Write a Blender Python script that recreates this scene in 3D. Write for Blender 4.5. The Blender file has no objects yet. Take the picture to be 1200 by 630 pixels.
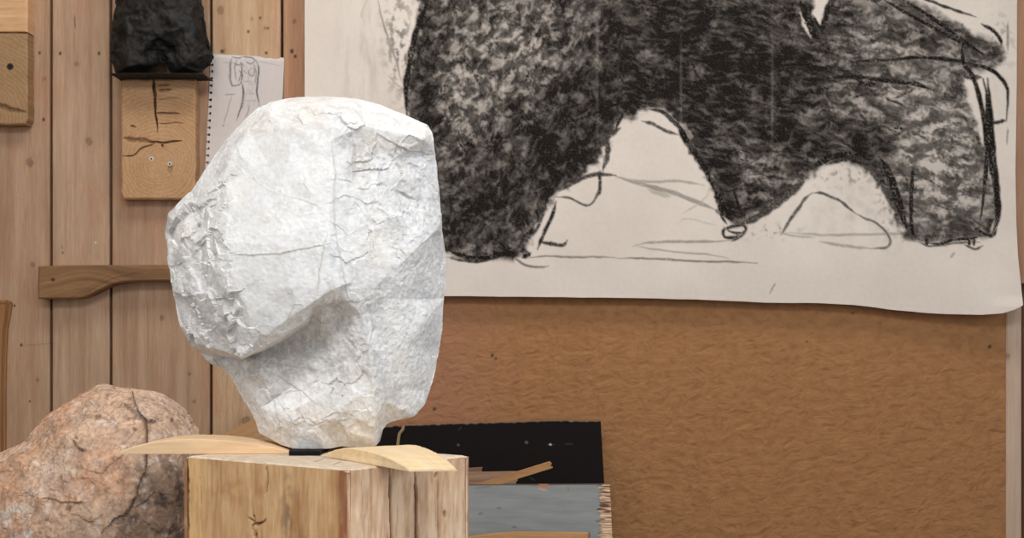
import bpy, math, random
import numpy as np
from mathutils import Vector
from mathutils.geometry import delaunay_2d_cdt

# ------------------------------------------------------------------ frame
F = 1400.0           # focal length in pixels of the 1200 px wide frame
HY = 380.0           # horizon row
CAM_D = 3.26         # camera to plank wall
CAM_Z = 1.19
SC = bpy.context.scene
COL = SC.collection

def wp(x, y, d):
    """photo pixel + distance from the camera -> world (arrays welcome)"""
    x = np.asarray(x, float); y = np.asarray(y, float); d = np.asarray(d, float)
    X = (x - 600.0) * d / F
    Z = CAM_Z - (y - HY) * d / F
    Y = d - CAM_D + 0 * X
    return np.stack(np.broadcast_arrays(X, Y, Z), -1)

def px_of(P):
    d = P[..., 1] + CAM_D
    return 600 + P[..., 0] * F / d, HY - (P[..., 2] - CAM_Z) * F / d

def lin(r, g, b):
    c = np.array([r, g, b], float) / 255.0
    return np.where(c <= .04045, c / 12.92, ((c + .055) / 1.055) ** 2.4)

def sstep(a, b, x):
    t = np.clip((x - a) / (b - a), 0, 1)
    return t * t * (3 - 2 * t)

# ------------------------------------------------------------------ numpy noise
def _h(i, j, k, s):
    n = (i.astype(np.int64) * 374761393 + j.astype(np.int64) * 668265263 + k.astype(np.int64) * 2147483647 + s * 974634777) & 0xFFFFFFFF
    n = ((n ^ (n >> 13)) * 1274126177) & 0xFFFFFFFF
    n = ((n ^ (n >> 16)) * 2246822519) & 0xFFFFFFFF
    n = n ^ (n >> 15)
    return (n & 0xFFFF) / 65535.0

def n2(x, y, s=0):
    x, y = np.broadcast_arrays(np.asarray(x, float), np.asarray(y, float))
    xi = np.floor(x); yi = np.floor(y); xf = x - xi; yf = y - yi
    u = xf ** 3 * (xf * (xf * 6 - 15) + 10); v = yf ** 3 * (yf * (yf * 6 - 15) + 10)
    z = np.zeros_like(xi)
    def g(a, b):
        t = _h(xi + a, yi + b, z, s) * 2 * np.pi
        return np.cos(t) * (xf - a) + np.sin(t) * (yf - b)
    return ((g(0, 0) * (1 - u) + g(1, 0) * u) * (1 - v) + (g(0, 1) * (1 - u) + g(1, 1) * u) * v) * 1.4

def fbm(x, y, s=0, o=4):
    r = 0; a = 1.0; t = 0; f = 1.0
    for k in range(o):
        r = r + a * n2(x * f + 17.3 * k, y * f - 9.1 * k, s + k); t += a; a *= .5; f *= 2.03
    return r / t * 1.5

def n3(P, s=0):
    Pi = np.floor(P); f = P - Pi
    w = f * f * (3 - 2 * f); r = 0
    for a in (0, 1):
        for b in (0, 1):
            for c in (0, 1):
                h = _h(Pi[:, 0] + a, Pi[:, 1] + b, Pi[:, 2] + c, s)
                r = r + h * (w[:, 0] if a else 1 - w[:, 0]) * (w[:, 1] if b else 1 - w[:, 1]) * (w[:, 2] if c else 1 - w[:, 2])
    return r * 2 - 1

def fbm3(P, s=0, o=4):
    r = 0; a = 1.; t = 0; f = 1.
    for k in range(o):
        r = r + a * n3(P * f + 7.7 * k, s + k); t += a; a *= .5; f *= 2.1
    return r / t * 1.4

# ------------------------------------------------------------------ mesh building
class MB:
    def __init__(s): s.v = []; s.f = []; s.c = []; s.n = 0
    def add(s, V, faces, C):
        V = np.asarray(V, float).reshape(-1, 3)
        C = np.broadcast_to(np.asarray(C, float), V.shape)
        s.v.append(V); s.c.append(C)
        n = s.n
        if isinstance(faces, np.ndarray): s.f += (faces + n).tolist()
        else: s.f += [[i + n for i in f] for f in faces]
        s.n += len(V)
    @staticmethod
    def quads(nv, nu, keep=None):
        i = np.arange(nv * nu).reshape(nv, nu)
        q = np.stack([i[:-1, :-1], i[1:, :-1], i[1:, 1:], i[:-1, 1:]], -1)
        return q.reshape(-1, 4) if keep is None else q[keep]
    def grid(s, P, C, keep=None):
        nv, nu = P.shape[:2]
        s.add(P.reshape(-1, 3), s.quads(nv, nu, keep), np.broadcast_to(C, P.shape).reshape(-1, 3))
    def slab(s, P, C, off=None, back=None, Cs=None, full=False):
        """front grid P closed by a back: P + off, or the grid `back`"""
        nv, nu = P.shape[:2]
        B = P + np.asarray(off) if back is None else back
        C = np.broadcast_to(C, P.shape); Cs = C if Cs is None else np.broadcast_to(Cs, P.shape)
        idx = np.arange(nv * nu).reshape(nv, nu)
        ring = np.concatenate([idx[0, :-1], idx[:-1, -1], idx[-1, :0:-1], idx[:0:-1, 0]])
        Pf = P.reshape(-1, 3); Bf = B.reshape(-1, 3); Cf = C.reshape(-1, 3); Csf = Cs.reshape(-1, 3)
        s.grid(P, C)
        m = len(ring)
        Vs = np.concatenate([Pf[ring], Bf[ring]]); k = np.arange(m); k2 = (k + 1) % m
        s.add(Vs, np.stack([k, k2, k2 + m, k + m], -1), np.concatenate([Csf[ring], Csf[ring]]))
        if full:
            q = s.quads(nv, nu)[:, ::-1]; s.add(Bf, q, Csf)
        else:
            s.add(Bf[ring], [list(range(m))[::-1]], Csf[ring])
    def tube(s, pts, rad, C, n=8):
        pts = [Vector(p) for p in pts]; V = []
        for i, p in enumerate(pts):
            t = (pts[min(i + 1, len(pts) - 1)] - pts[max(i - 1, 0)]).normalized()
            a = t.orthogonal().normalized(); b = t.cross(a)
            for k in range(n):
                q = 2 * math.pi * k / n
                V.append(p + (a * math.cos(q) + b * math.sin(q)) * rad)
        fs = []
        for i in range(len(pts) - 1):
            for k in range(n):
                k2 = (k + 1) % n
                fs.append([i * n + k, i * n + k2, (i + 1) * n + k2, (i + 1) * n + k])
        fs.append(list(range(n))[::-1]); fs.append([(len(pts) - 1) * n + k for k in range(n)])
        s.add([list(v) for v in V], fs, C)
    def build(s, name, mat, parent=None, smooth=False, weld=True):
        me = bpy.data.meshes.new(name)
        V = np.concatenate(s.v); C = np.concatenate(s.c)
        me.from_pydata(V.tolist(), [], s.f)
        a = me.attributes.new('Col', 'FLOAT_COLOR', 'POINT')
        a.data.foreach_set('color', np.concatenate([C, np.ones((len(C), 1))], 1).astype(np.float32).ravel())
        if smooth: me.polygons.foreach_set('use_smooth', np.ones(len(me.polygons), bool))
        me.materials.append(mat); me.update()
        o = bpy.data.objects.new(name, me); COL.objects.link(o)
        if parent is not None:
            o.parent = parent
            o.matrix_parent_inverse = parent.matrix_basis.inverted()
        return o

def tag(o, label, cat, group=None):
    o['label'] = label; o['category'] = cat
    if group: o['group'] = group
    return o

def struct(o): o['kind'] = 'structure'; return o

def empty(name, loc, label, cat, group=None):
    o = bpy.data.objects.new(name, None); COL.objects.link(o); o.location = [float(t) for t in loc]
    o.empty_display_size = .05
    return tag(o, label, cat, group)

# ------------------------------------------------------------------ materials
def attr_mat(name, rough=.7, spec=.3, var=.12, vscale=(60, 60, 60), bump=.0, bscale=(200, 200, 200), bdist=.002, detail=5, sss=0, coat=0):
    """base colour from the object's own pattern attribute, broken up by fine noise; noise bump"""
    m = bpy.data.materials.new(name); m.use_nodes = True
    nt = m.node_tree; N = nt.nodes; L = nt.links; N.clear()
    out = N.new('ShaderNodeOutputMaterial'); b = N.new('ShaderNodeBsdfPrincipled')
    L.new(b.outputs[0], out.inputs[0])
    at = N.new('ShaderNodeAttribute'); at.attribute_name = 'Col'
    tc = N.new('ShaderNodeTexCoord')
    mp = N.new('ShaderNodeMapping'); mp.inputs['Scale'].default_value = vscale
    L.new(tc.outputs['Object'], mp.inputs[0])
    nz = N.new('ShaderNodeTexNoise'); nz.inputs['Scale'].default_value = 1; nz.inputs['Detail'].default_value = detail
    L.new(mp.outputs[0], nz.inputs['Vector'])
    mr = N.new('ShaderNodeMapRange'); mr.inputs['From Min'].default_value = .25; mr.inputs['From Max'].default_value = .75
    mr.inputs['To Min'].default_value = 1 - var; mr.inputs['To Max'].default_value = 1 + var
    L.new(nz.outputs['Fac'], mr.inputs['Value'])
    vm = N.new('ShaderNodeVectorMath'); vm.operation = 'SCALE'
    L.new(at.outputs['Color'], vm.inputs[0]); L.new(mr.outputs[0], vm.inputs['Scale'])
    L.new(vm.outputs[0], b.inputs['Base Color'])
    b.inputs['Roughness'].default_value = rough; b.inputs['Specular IOR Level'].default_value = spec
    if sss:
        b.inputs['Subsurface Weight'].default_value = sss
        b.inputs['Subsurface Radius'].default_value = (1, .95, .9); b.inputs['Subsurface Scale'].default_value = .012
    if bump:
        mp2 = N.new('ShaderNodeMapping'); mp2.inputs['Scale'].default_value = bscale
        L.new(tc.outputs['Object'], mp2.inputs[0])
        nb = N.new('ShaderNodeTexNoise'); nb.inputs['Scale'].default_value = 1; nb.inputs['Detail'].default_value = 4
        L.new(mp2.outputs[0], nb.inputs['Vector'])
        bp = N.new('ShaderNodeBump'); bp.inputs['Strength'].default_value = bump; bp.inputs['Distance'].default_value = bdist
        L.new(nb.outputs['Fac'], bp.inputs['Height']); L.new(bp.outputs[0], b.inputs['Normal'])
    return m

M_plank = attr_mat('plank_wood', .75, .2, .10, (420, 420, 16), .5, (320, 320, 14), .0015)
M_end = attr_mat('end_grain_wood', .75, .2, .08, (150, 150, 150), .3, (300, 300, 300), .001)
M_wood = attr_mat('sawn_wood', .65, .25, .10, (25, 160, 160), .3, (30, 260, 260), .001)
M_post = attr_mat('post_wood', .6, .3, .10, (220, 220, 16), .35, (300, 300, 22), .0012)
M_paper = attr_mat('paper', .9, .1, .03, (90, 90, 90), .12, (25, 25, 25), .003)
M_board = attr_mat('fibreboard', .7, .22, .05, (40, 40, 40), .6, (26, 26, 52), .006, 3)
M_black = attr_mat('black_paint', .7, .12, .12, (60, 60, 60), .2, (120, 120, 120), .001)
M_bronze = attr_mat('black_patina', .6, .22, .25, (60, 60, 60), .3, (140, 140, 140), .002)
M_grey = attr_mat('grey_paint', .65, .3, .07, (14, 90, 130), .25, (25, 200, 250), .001)
M_quartz = attr_mat('white_quartz', .42, .45, .05, (55, 55, 55), .5, (240, 240, 240), .0016, 6, sss=.12)
M_granite = attr_mat('pink_granite', .75, .25, .12, (120, 120, 120), .4, (160, 160, 160), .003, 8)
M_metal = attr_mat('zinc_screw', .4, .6, .05); M_metal.node_tree.nodes['Principled BSDF'].inputs['Metallic'].default_value = .8
M_plaster = attr_mat('painted_wall', .85, .2, .04, (3, 3, 3), .1, (40, 40, 40), .002)
M_concrete = attr_mat('concrete', .8, .2, .12, (6, 6, 6), .2, (30, 30, 30), .003)

# ------------------------------------------------------------------ pattern helpers
def smooth_line(pts, n=10):
    p = np.array(pts, float)
    if len(p) < 3:
        t = np.linspace(0, 1, n)[:, None]; return p[0] * (1 - t) + p[-1] * t
    q = np.vstack([2 * p[0] - p[1], p, 2 * p[-1] - p[-2]]); out = []
    for i in range(1, len(q) - 2):
        a, b, c, d = q[i - 1:i + 3]
        for t in np.linspace(0, 1, n, endpoint=False):
            out.append(.5 * ((2 * b) + (c - a) * t + (2 * a - 5 * b + 4 * c - d) * t * t + (3 * b - a - 3 * c + d) * t ** 3))
    out.append(p[-1]); return np.array(out)

def line_dist(X, Y, line, param=False):
    best = np.full(X.shape, 1e18); bt = np.zeros(X.shape)
    sl = np.sqrt(((line[1:] - line[:-1]) ** 2).sum(1)); cum = np.concatenate([[0], np.cumsum(sl)]); tot = max(cum[-1], 1e-9)
    for k, (a, b) in enumerate(zip(line[:-1], line[1:])):
        ab = b - a; L2 = max((ab ** 2).sum(), 1e-12)
        t = np.clip(((X - a[0]) * ab[0] + (Y - a[1]) * ab[1]) / L2, 0, 1)
        d = (X - a[0] - t * ab[0]) ** 2 + (Y - a[1] - t * ab[1]) ** 2
        m = d < best
        best = np.where(m, d, best)
        if param: bt = np.where(m, (cum[k] + t * sl[k]) / tot, bt)
    return (np.sqrt(best), bt) if param else np.sqrt(best)

def stroke(D, X, Y, pts, w, dark=1., soft=.8, rough=.25, smooth=True, seed=3, taper=.75):
    """lay a tapering stroke of half-width w over density D (max blend)"""
    line = smooth_line(pts, 8) if smooth else np.array(pts, float)
    pad = w + soft * 2 + 4
    m = (X > line[:, 0].min() - pad) & (X < line[:, 0].max() + pad) & (Y > line[:, 1].min() - pad) & (Y < line[:, 1].max() + pad)
    if not m.any(): return
    x = X[m]; y = Y[m]
    jx = rough * 2.2 * n2(x * .09, y * .09, seed + 5); jy = rough * 2.2 * n2(x * .09, y * .09, seed + 6)
    d, t = line_dist(x + jx, y + jy, line, True)
    we = w * (1 - taper * (1 - sstep(0, .22, t) * sstep(1, .78, t))) * (1 + .35 * n2(t * 9, t * 0, seed + 2))
    g = 1 + rough * 1.3 * n2(x * .4, y * .4, seed + 9) + .25 * n2(t * 7, t * 0, seed + 4)
    D[m] = np.maximum(D[m], dark * np.clip(g, 0, 1.0) * sstep(we + soft, we - soft, d))

def in_poly(X, Y, poly):
    p = np.array(poly, float); r = np.zeros(X.shape, bool); j = len(p) - 1
    for i in range(len(p)):
        c = ((p[i, 1] > Y) != (p[j, 1] > Y))
        with np.errstate(divide='ignore', invalid='ignore'):
            xx = (p[j, 0] - p[i, 0]) * (Y - p[i, 1]) / (p[j, 1] - p[i, 1]) + p[i, 0]
        r ^= c & (X < xx); j = i
    return r

def soft_poly(X, Y, poly, soft=5):
    p = np.array(poly + [poly[0]], float)
    d = line_dist(X, Y, p); s = np.where(in_poly(X, Y, poly), d, -d)
    return sstep(-soft, soft, s)

def blob(X, Y, cx, cy, rx, ry): return np.exp(-(((X - cx) / rx) ** 2 + ((Y - cy) / ry) ** 2))

def mix(a, b, t):
    t = np.asarray(t)[..., None]; return a * (1 - t) + b * t

def wood(u, v, seed, light, dark, knots=(), ring=1.0, wob=1.0, cont=1.0):
    """long-grain colour; u along the grain, v across, metres; knots (u, v, r)"""
    v2 = v + .006 * wob * fbm(u * 3.1, v * 9, seed + 40, 3)
    kd = np.zeros(np.broadcast(u, v).shape)
    for (a, b, r) in knots:
        du = (u - a) / (r * 3.2); dv = (v - b) / (r * 1.5)
        v2 = v2 - np.sign(v - b) * r * .8 * np.exp(-du ** 2 - np.abs(dv))
        rr = np.sqrt(((u - a) / (r * 1.25)) ** 2 + ((v - b) / r) ** 2)
        rr = rr + .35 * fbm(u / r * .8, v / r * .8, seed + 71, 2)
        kd = np.maximum(kd, sstep(1.15, .55, rr) * (.62 + .14 * np.sin(rr * 11)))
        kd = np.maximum(kd, .18 * np.exp(-rr * .8))
    t = .5 + .55 * fbm(v2 * 75 * ring, u * 1.1, seed, 3) + .28 * fbm(v2 * 260 * ring, u * 5, seed + 11, 3) + .25 * fbm(u * 5, v * 7, seed + 23, 3)
    c = mix(light, dark, np.clip(t * cont * .75 + .5 * (1 - cont * .75), 0, 1))
    return mix(c, dark * np.array([.46, .42, .40]), np.clip(kd, 0, .9))

def end_grain(X, Y, cx, cy, freq, seed, light, dark, squash=1.0):
    r = np.hypot((X - cx) * squash, Y - cy) + 3.5 * fbm(X * .03, Y * .03, seed, 3)
    f = (r / freq) % 1.0
    t = .2 + .42 * sstep(.35, .95, f) * sstep(1.0, .95, f) * sstep(4, 22, r) + .25 * fbm(X * .25, Y * .25, seed + 5, 3) + .2 * fbm(X * .04, Y * .04, seed + 6, 2)
    return mix(light, dark, np.clip(t, 0, 1))

# =================================================================== THE ROOM
def box_mb(x0, x1, y0, y1, z0, z1, C):
    mb = MB()
    V = [(x, y, z) for x in (x0, x1) for y in (y0, y1) for z in (z0, z1)]
    mb.add(V, [[0, 1, 3, 2], [4, 6, 7, 5], [0, 4, 5, 1], [2, 3, 7, 6], [0, 2, 6, 4], [1, 5, 7, 3]], C)
    return mb
RX0, RX1, RY0, H = -2.3, 2.5, -5.2, 3.2
struct(box_mb(RX0 - .1, RX1 + .1, RY0, .25, -.1, 0, lin(120, 112, 104)).build('floor', M_concrete))
struct(box_mb(RX0 - .1, RX1 + .1, RY0, .25, H, H + .1, lin(172, 162, 150)).build('ceiling', M_plaster))
struct(box_mb(RX0 - .1, RX0, RY0, .15, 0, H, lin(150, 134, 116)).build('wall_left', M_plaster))
struct(box_mb(RX1, RX1 + .1, RY0, .15, 0, H, lin(150, 142, 132)).build('wall_right', M_plaster))

# plank wall: every board a slab of its own, gaps between them open to a dark batten layer
W = MB()
W.add([(RX0, .08, 0), (RX1, .08, 0), (RX1, .08, H), (RX0, .08, H)], [[0, 1, 2, 3]], lin(24, 19, 17))
DW = CAM_D
def X_at(px, d): return (px - 600) * d / F
edges = [-330, -250, -150, -60, 59.5, 129.5, 247, 330, 412, 520, 610, 700, 790, 880, 960, 1050, 1130, 1199, 1290, 1400, 1500, 1580]
pl_cols = {59.5: ((190, 158, 134), (154, 120, 98)), 129.5: ((194, 164, 141), (158, 126, 104)), 247: ((188, 156, 133), (151, 119, 98)),
           330: ((205, 174, 145), (165, 130, 102)), 412: ((190, 150, 122), (150, 112, 88)), 1290: ((190, 150, 122), (150, 112, 88))}
pl_knots = {129.5: [(1.98 - .065, 0, 0)], }
def plank_knots(i):
    k = {59.5: [(35, 190, .011), (52, 92, .006), (38, 310, .008), (44, 445, .005)],
         129.5: [(104, 166, .010), (90, 75, .007), (73, 290, .004)],
         247: [(190, 372, .007), (228, 470, .006), (222, 438, .005)],
         330: [(258, 12, .011), (295, 22, .004), (311, 33, .005), (262, 60, .006), (288, 492, .012)],
         412: [(345, 25, .006)]}
    return k.get(i, [])
for a, b in zip(edges[:-1], edges[1:]):
    vis = -60 <= a and b <= 412 or a == -60
    x0 = X_at(a + 1.6, DW); x1 = X_at(b - 1.6, DW)
    if vis:
        xs = np.linspace(x0, x1, max(8, int((b - a) / 1.0)))
        zs = np.concatenate([[0, .4], wp(0, np.arange(560, -14, -1.1), DW)[:, 2], [2.2, H]])
    else:
        xs = np.linspace(x0, x1, 5); zs = np.linspace(0, H, 40)
    X, Z = np.meshgrid(xs, zs)
    lo, dk = pl_cols.get(b, ((188, 148, 120), (142, 104, 82)))
    kn = []
    for (kx, ky, r) in plank_knots(b):
        p = wp(kx, ky, DW); kn.append((p[2], p[0], r))
    C = wood(Z, X, int(a) % 97, lin(*lo), lin(*dk), kn, .55, 1.2, .8)
    C = mix(C, lin(176, 124, 100), .28 * sstep(.1, .5, fbm(X * 9, Z * 5, int(a) % 31 + 7, 4)))
    C = C * np.array([1.0, .975, .89])
    rs = sstep(.1, .5, fbm(X * 7, Z * 3.5, int(a) % 29 + 3, 3))
    C = C * (1 + .10 * fbm(X * 520, Z * 22, 6, 3) + .12 * rs * fbm(X * 300, Z * 170, 8, 3))[..., None]
    C = mix(C, lin(206, 180, 154), .2 * sstep(.15, .6, fbm(X * 24, Z * 2.2, int(a) % 23 + 1, 3)))
    E = np.minimum(X - x0, x1 - X)
    Y = -.0 + .003 * sstep(.003, 0, E) + .0007 * fbm(X * 60, Z * 2, 5, 3)
    if vis:
        PX, PY = px_of(np.stack([X, np.zeros_like(X), Z], -1))
        D = np.zeros_like(PX)
        for (nx, ny, r) in [(46.5, 62, 1.4), (70.5, 62.5, 1.6), (116, 62.5, 1.5), (51, 140, 1.6), (305, 21, 1.2), (291, 37, 1.4), (314, 33, 1.0), (260, 60, 1.6), (312, 62, 1.4), (342, 60, 2.0), (346, 66, 1.6), (73.5, 296, .9), (17, 358, 1.2), (35, 470, 1.0), (74, 312, 1.0), (25, 404, 1.4)]:
            D = np.maximum(D, sstep(r + .8, r - .5, np.hypot(PX - nx, (PY - ny) * .8)))
        stroke(D, PX, PY, [(87, 18), (88.5, 34)], .7, .9, .6, .2)
        stroke(D, PX, PY, [(66, 402), (28, 405)], .6, .4, .6, .5)
        stroke(D, PX, PY, [(171, 440), (173, 400), (172, 340)], .6, .45, .6, .5)
        C = mix(C, lin(52, 38, 32), D * .85)
        w = sstep(1.6, .4, np.hypot(PX - 112, PY - 284))
        C = mix(C, lin(235, 215, 200), w)
    W.slab(np.stack([X, Y, Z], -1), C, (0, .022, 0))
struct(W.build('wall_back', M_plank))

# brown fibreboard sheet fixed to the planks
d_b = CAM_D - .014
xs = np.linspace(X_at(420, d_b), X_at(1179, d_b), 420); zs = np.concatenate([[.02, .35], np.linspace(.52, 1.36, 230), [2.3]])
X, Z = np.meshgrid(xs, zs)
PX, PY = px_of(np.stack([X, np.full_like(X, -.014), Z], -1))
wr = fbm(X * 32 + 1.2 * fbm(X * 10, Z * 10, 8, 2), Z * 48, 4, 4)
wv = 1 - np.abs(fbm(X * 38 + fbm(X * 14, Z * 14, 2, 2), Z * 44 + .8 * fbm(X * 9, Z * 9, 21, 2), 14, 3)) * 2.2
Y = -.014 - .0010 * wv - .0007 * wr
C = mix(lin(166, 119, 77), lin(142, 98, 62), np.clip(.45 + .5 * wr - .25 * wv, 0, 1))
C = mix(C, lin(164, 116, 90), .55 * sstep(640, 500, PX))
D = np.zeros_like(PX)
for (nx, ny, r) in [(1159.5, 406, 2.2), (577, 416, 2.0), (581, 420, 1.5), (509, 479, 2.0), (945, 400, 1.2), (999, 367, 1.2)]:
    D = np.maximum(D, sstep(r + .8, r - .6, np.hypot(PX - nx, PY - ny)))
C = mix(C, lin(58, 44, 30), D * .9)
mb = MB(); mb.slab(np.stack([X, Y, Z], -1), C, (0, .012, 0))
tag(mb.build('fibreboard_sheet', M_board, smooth=False), 'large brown wrinkled fibreboard sheet fixed to the wall below the charcoal drawing', 'board')

# batten at the right edge: brown length above, pale length below
def batten(name, px0, px1, z0, z1, d, lo, dk, seed):
    xs = np.linspace(X_at(px0, d), X_at(px1, d), 30); zs = np.linspace(z0, z1, 300)
    X, Z = np.meshgrid(xs, zs)
    e = np.minimum(X - xs[0], xs[-1] - X)
    kn = [(wp(1181, 417, d)[2], wp(1181, 417, d)[0], .008)]
    C = wood(Z, X, seed, lin(*lo), lin(*dk), kn, .6, 1, .7)
    Y = np.full_like(X, d - CAM_D) + .003 * sstep(.004, 0, e)
    m = MB(); m.slab(np.stack([X, Y, Z], -1), C, (0, CAM_D - d - .001, 0))
    return struct(m.build(name, M_plank))
batten('trim_1', 1179.5, 1197.5, 0, 1.30, CAM_D - .019, (212, 186, 164), (176, 146, 124), 61)
batten('trim_2', 1179.5, 1222, 1.302, H, CAM_D - .019, (186, 146, 116), (150, 110, 84), 62)

# =================================================================== CHARCOAL DRAWING
ybot = np.array([(340, 345), (520, 346.5), (600, 347.5), (700, 348.5), (770, 349.5), (850, 352), (900, 354.5), (960, 355), (1000, 357), (1040, 362), (1080, 366), (1110, 368), (1150, 368.5), (1175, 367), (1188, 363), (1199, 357.5)], float)
xrt = np.array([(-70, 1192), (100, 1191.5), (200, 1190), (260, 1191), (300, 1193), (330, 1196), (357, 1199)], float)
nu, nv = 745, 372
U, Vv = np.meshgrid(np.linspace(0, 1, nu), np.linspace(0, 1, nv))
Yp = -70 + Vv * 425; Xp = Yp * 0
for _ in range(3):
    xr = np.interp(Yp, xrt[:, 0], xrt[:, 1]); Xp = 357 + U * (xr - 357)
    yb = np.interp(Xp, ybot[:, 0], ybot[:, 1]); yb = yb + .5 * n2(Xp * .03, Xp * 0, 3)
    vv = np.where(Vv < .15, Vv / .15 * (66 / 425), 0)
    Yp = -70 + Vv * (yb + 70)
PX, PY = Xp, Yp
off = .034 + .024 * sstep(120, 345, PY) + .022 * sstep(1020, 1190, PX) * sstep(270, 365, PY) + .006 * fbm(PX * .006, PY * .004, 12, 2) + .0012 * fbm(PX * .02, PY * .01, 13, 2)
off = off + .02 * sstep(345, 360, PY) * sstep(1150, 1200, PX)
off = off * sstep(-68, -20, PY) + .0187 * (1 - sstep(-68, -20, PY))
P = wp(PX, PY, CAM_D - off)
D = np.zeros_like(PX)
# the large dark body
body = [(470, -80), (484, -20), (492, 15), (483, 50), (478, 90), (478, 140), (484, 200), (498, 260), (515, 292), (545, 303), (575, 302), (605, 306), (617, 296), (628, 268), (640, 246), (655, 228), (680, 207), (702, 190), (711, 165), (722, 147), (742, 137), (757, 129), (775, 128), (792, 138), (803, 155), (812, 175), (824, 197), (836, 222), (848, 250), (857, 266), (872, 264), (893, 252), (915, 236), (936, 216), (952, 202), (968, 193), (990, 190), (1012, 198), (1030, 212), (1042, 236), (1050, 262), (1062, 280), (1090, 286), (1120, 283), (1146, 282), (1160, 274), (1168, 250), (1166, 225), (1158, 190), (1150, 155), (1138, 122), (1126, 92), (1150, 84), (1170, 78), (1180, 62), (1164, 48), (1140, 40), (1120, 25), (1092, 10), (1060, -3), (1020, -20), (985, -80)]
edge = 9 * fbm(PX * .08, PY * .08, 31, 4)
bm = soft_poly(PX + edge, PY + 4 * fbm(PX * .06, PY * .06, 35, 3), body, 5)
# mottled rubbing: flecks of bare paper between the charcoal
wx = PX + 4 * fbm(PX * .04, PY * .04, 47, 2); wy = PY + 4 * fbm(PX * .04, PY * .04, 48, 2)
ra = (wx + .55 * wy, wy - .35 * wx)
flL = fbm(ra[0] * .070, ra[1] * .062, 41, 5); flR = fbm((wx + .3 * wy) * .042, (wy - .15 * wx) * .085, 42, 5)
sel = sstep(690, 760, PX)
fl = flL * (1 - sel) + flR * sel
fl2 = fbm(wx * .20 + wy * .1, wy * .2 - wx * .1, 44, 3)
bias = .10 + .55 * blob(PX, PY, 800, 60, 130, 80) + .35 * blob(PX, PY, 560, 235, 80, 60) + .3 * blob(PX, PY, 690, 120, 40, 60) + .45 * blob(PX, PY, 660, 190, 40, 50) \
    + .35 * blob(PX, PY, 900, 110, 80, 60) + .45 * blob(PX, PY, 985, 165, 60, 22) - .50 * blob(PX, PY, 612, 55, 62, 60) - .45 * blob(PX, PY, 540, 120, 28, 60) - .35 * blob(PX, PY, 1075, 190, 50, 70) - .3 * blob(PX, PY, 1040, 60, 60, 30) \
    + .6 * blob(PX, PY, 497, 130, 14, 150) + .5 * blob(PX, PY, 850, 230, 16, 60) + .5 * blob(PX, PY, 1030, 190, 20, 40) - .4 * blob(PX, PY, 882, 192, 22, 22) - .35 * blob(PX, PY, 990, 130, 60, 18) - .3 * blob(PX, PY, 1120, 225, 26, 50) + .4 * blob(PX, PY, 1090, 270, 60, 12) \
    - .35 * blob(PX, PY, 1105, 190, 45, 80) - .3 * blob(PX, PY, 1060, 110, 60, 20) - .3 * blob(PX, PY, 760, 60, 22, 18) - .25 * blob(PX, PY, 700, 60, 14, 30) + .4 * blob(PX, PY, 640, 160, 14, 40) - .3 * blob(PX, PY, 640, 270, 14, 14)
light_zone = np.clip(.34 - .55 * bias, .10, .62)
fleck = sstep(-.25, .75, -(fl + .45 * fl2) - .22 * bias)
streak = np.where(PX < 730, fbm(ra[0] * .16, ra[1] * .10, 53, 3), fbm((wx + .5 * wy) * .07, (wy - .2 * wx) * .20, 54, 3))
dens = .90 + .12 * bias - .05 * sstep(930, 1080, PX) + .13 * streak + .10 * fbm(PX * .03, PY * .035, 49, 2) - (light_zone + .08) * fleck
dens = np.clip(dens, .2, .985)
for sx in (590, 700, 905, 798):       # pale vertical rub lines in the body
    dens = dens - .12 * blob(PX, PY, sx, 110, 1.6, 70)
D = np.maximum(D, bm * dens)
D = np.clip(D, 0, 1)
# lighter rubbed zone on the right haunch, bare slits
def erase(poly, k=1., soft=3):
    global D
    D = D * (1 - k * soft_poly(PX + edge * .4, PY + edge * .3, poly, soft))
erase([(936, 14), (944, 15), (952, 38), (950, 44), (944, 36)], .95, 2)
erase([(953, -6), (972, -4), (968, 12), (960, 30), (952, 18)], .95, 2.5)
erase([(1128, 95), (1140, 96), (1151, 135), (1155, 168), (1150, 170), (1142, 130), (1133, 112)], .85, 3)
erase([(720, 185), (730, 160), (750, 147), (775, 137), (792, 148), (800, 165), (815, 200)], .5, 5)
erase([(975, -10), (1062, -10), (1020, 12), (1000, 4)], .4, 5)
D = np.maximum(D, .55 * bm * soft_poly(PX, PY, [(975, 30), (1090, 36), (1150, 80), (1110, 95), (1060, 70), (975, 75)], 10) * sstep(-.3, .4, fbm(PX * .03, PY * .11, 52, 3)))
# scribble halo left of the body
halo = blob(PX, PY, 466, 40, 16, 60) + .7 * blob(PX, PY, 474, 85, 9, 25)
D = np.maximum(D, .62 * np.clip(halo, 0, 1) * sstep(.0, .5, fbm(PX * .11, PY * .09, 61, 3) + .12))
D = np.maximum(D, .16 * blob(PX, PY, 425, 60, 25, 90) * sstep(-.2, .6, fbm(PX * .09, PY * .02, 62, 3)))
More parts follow.
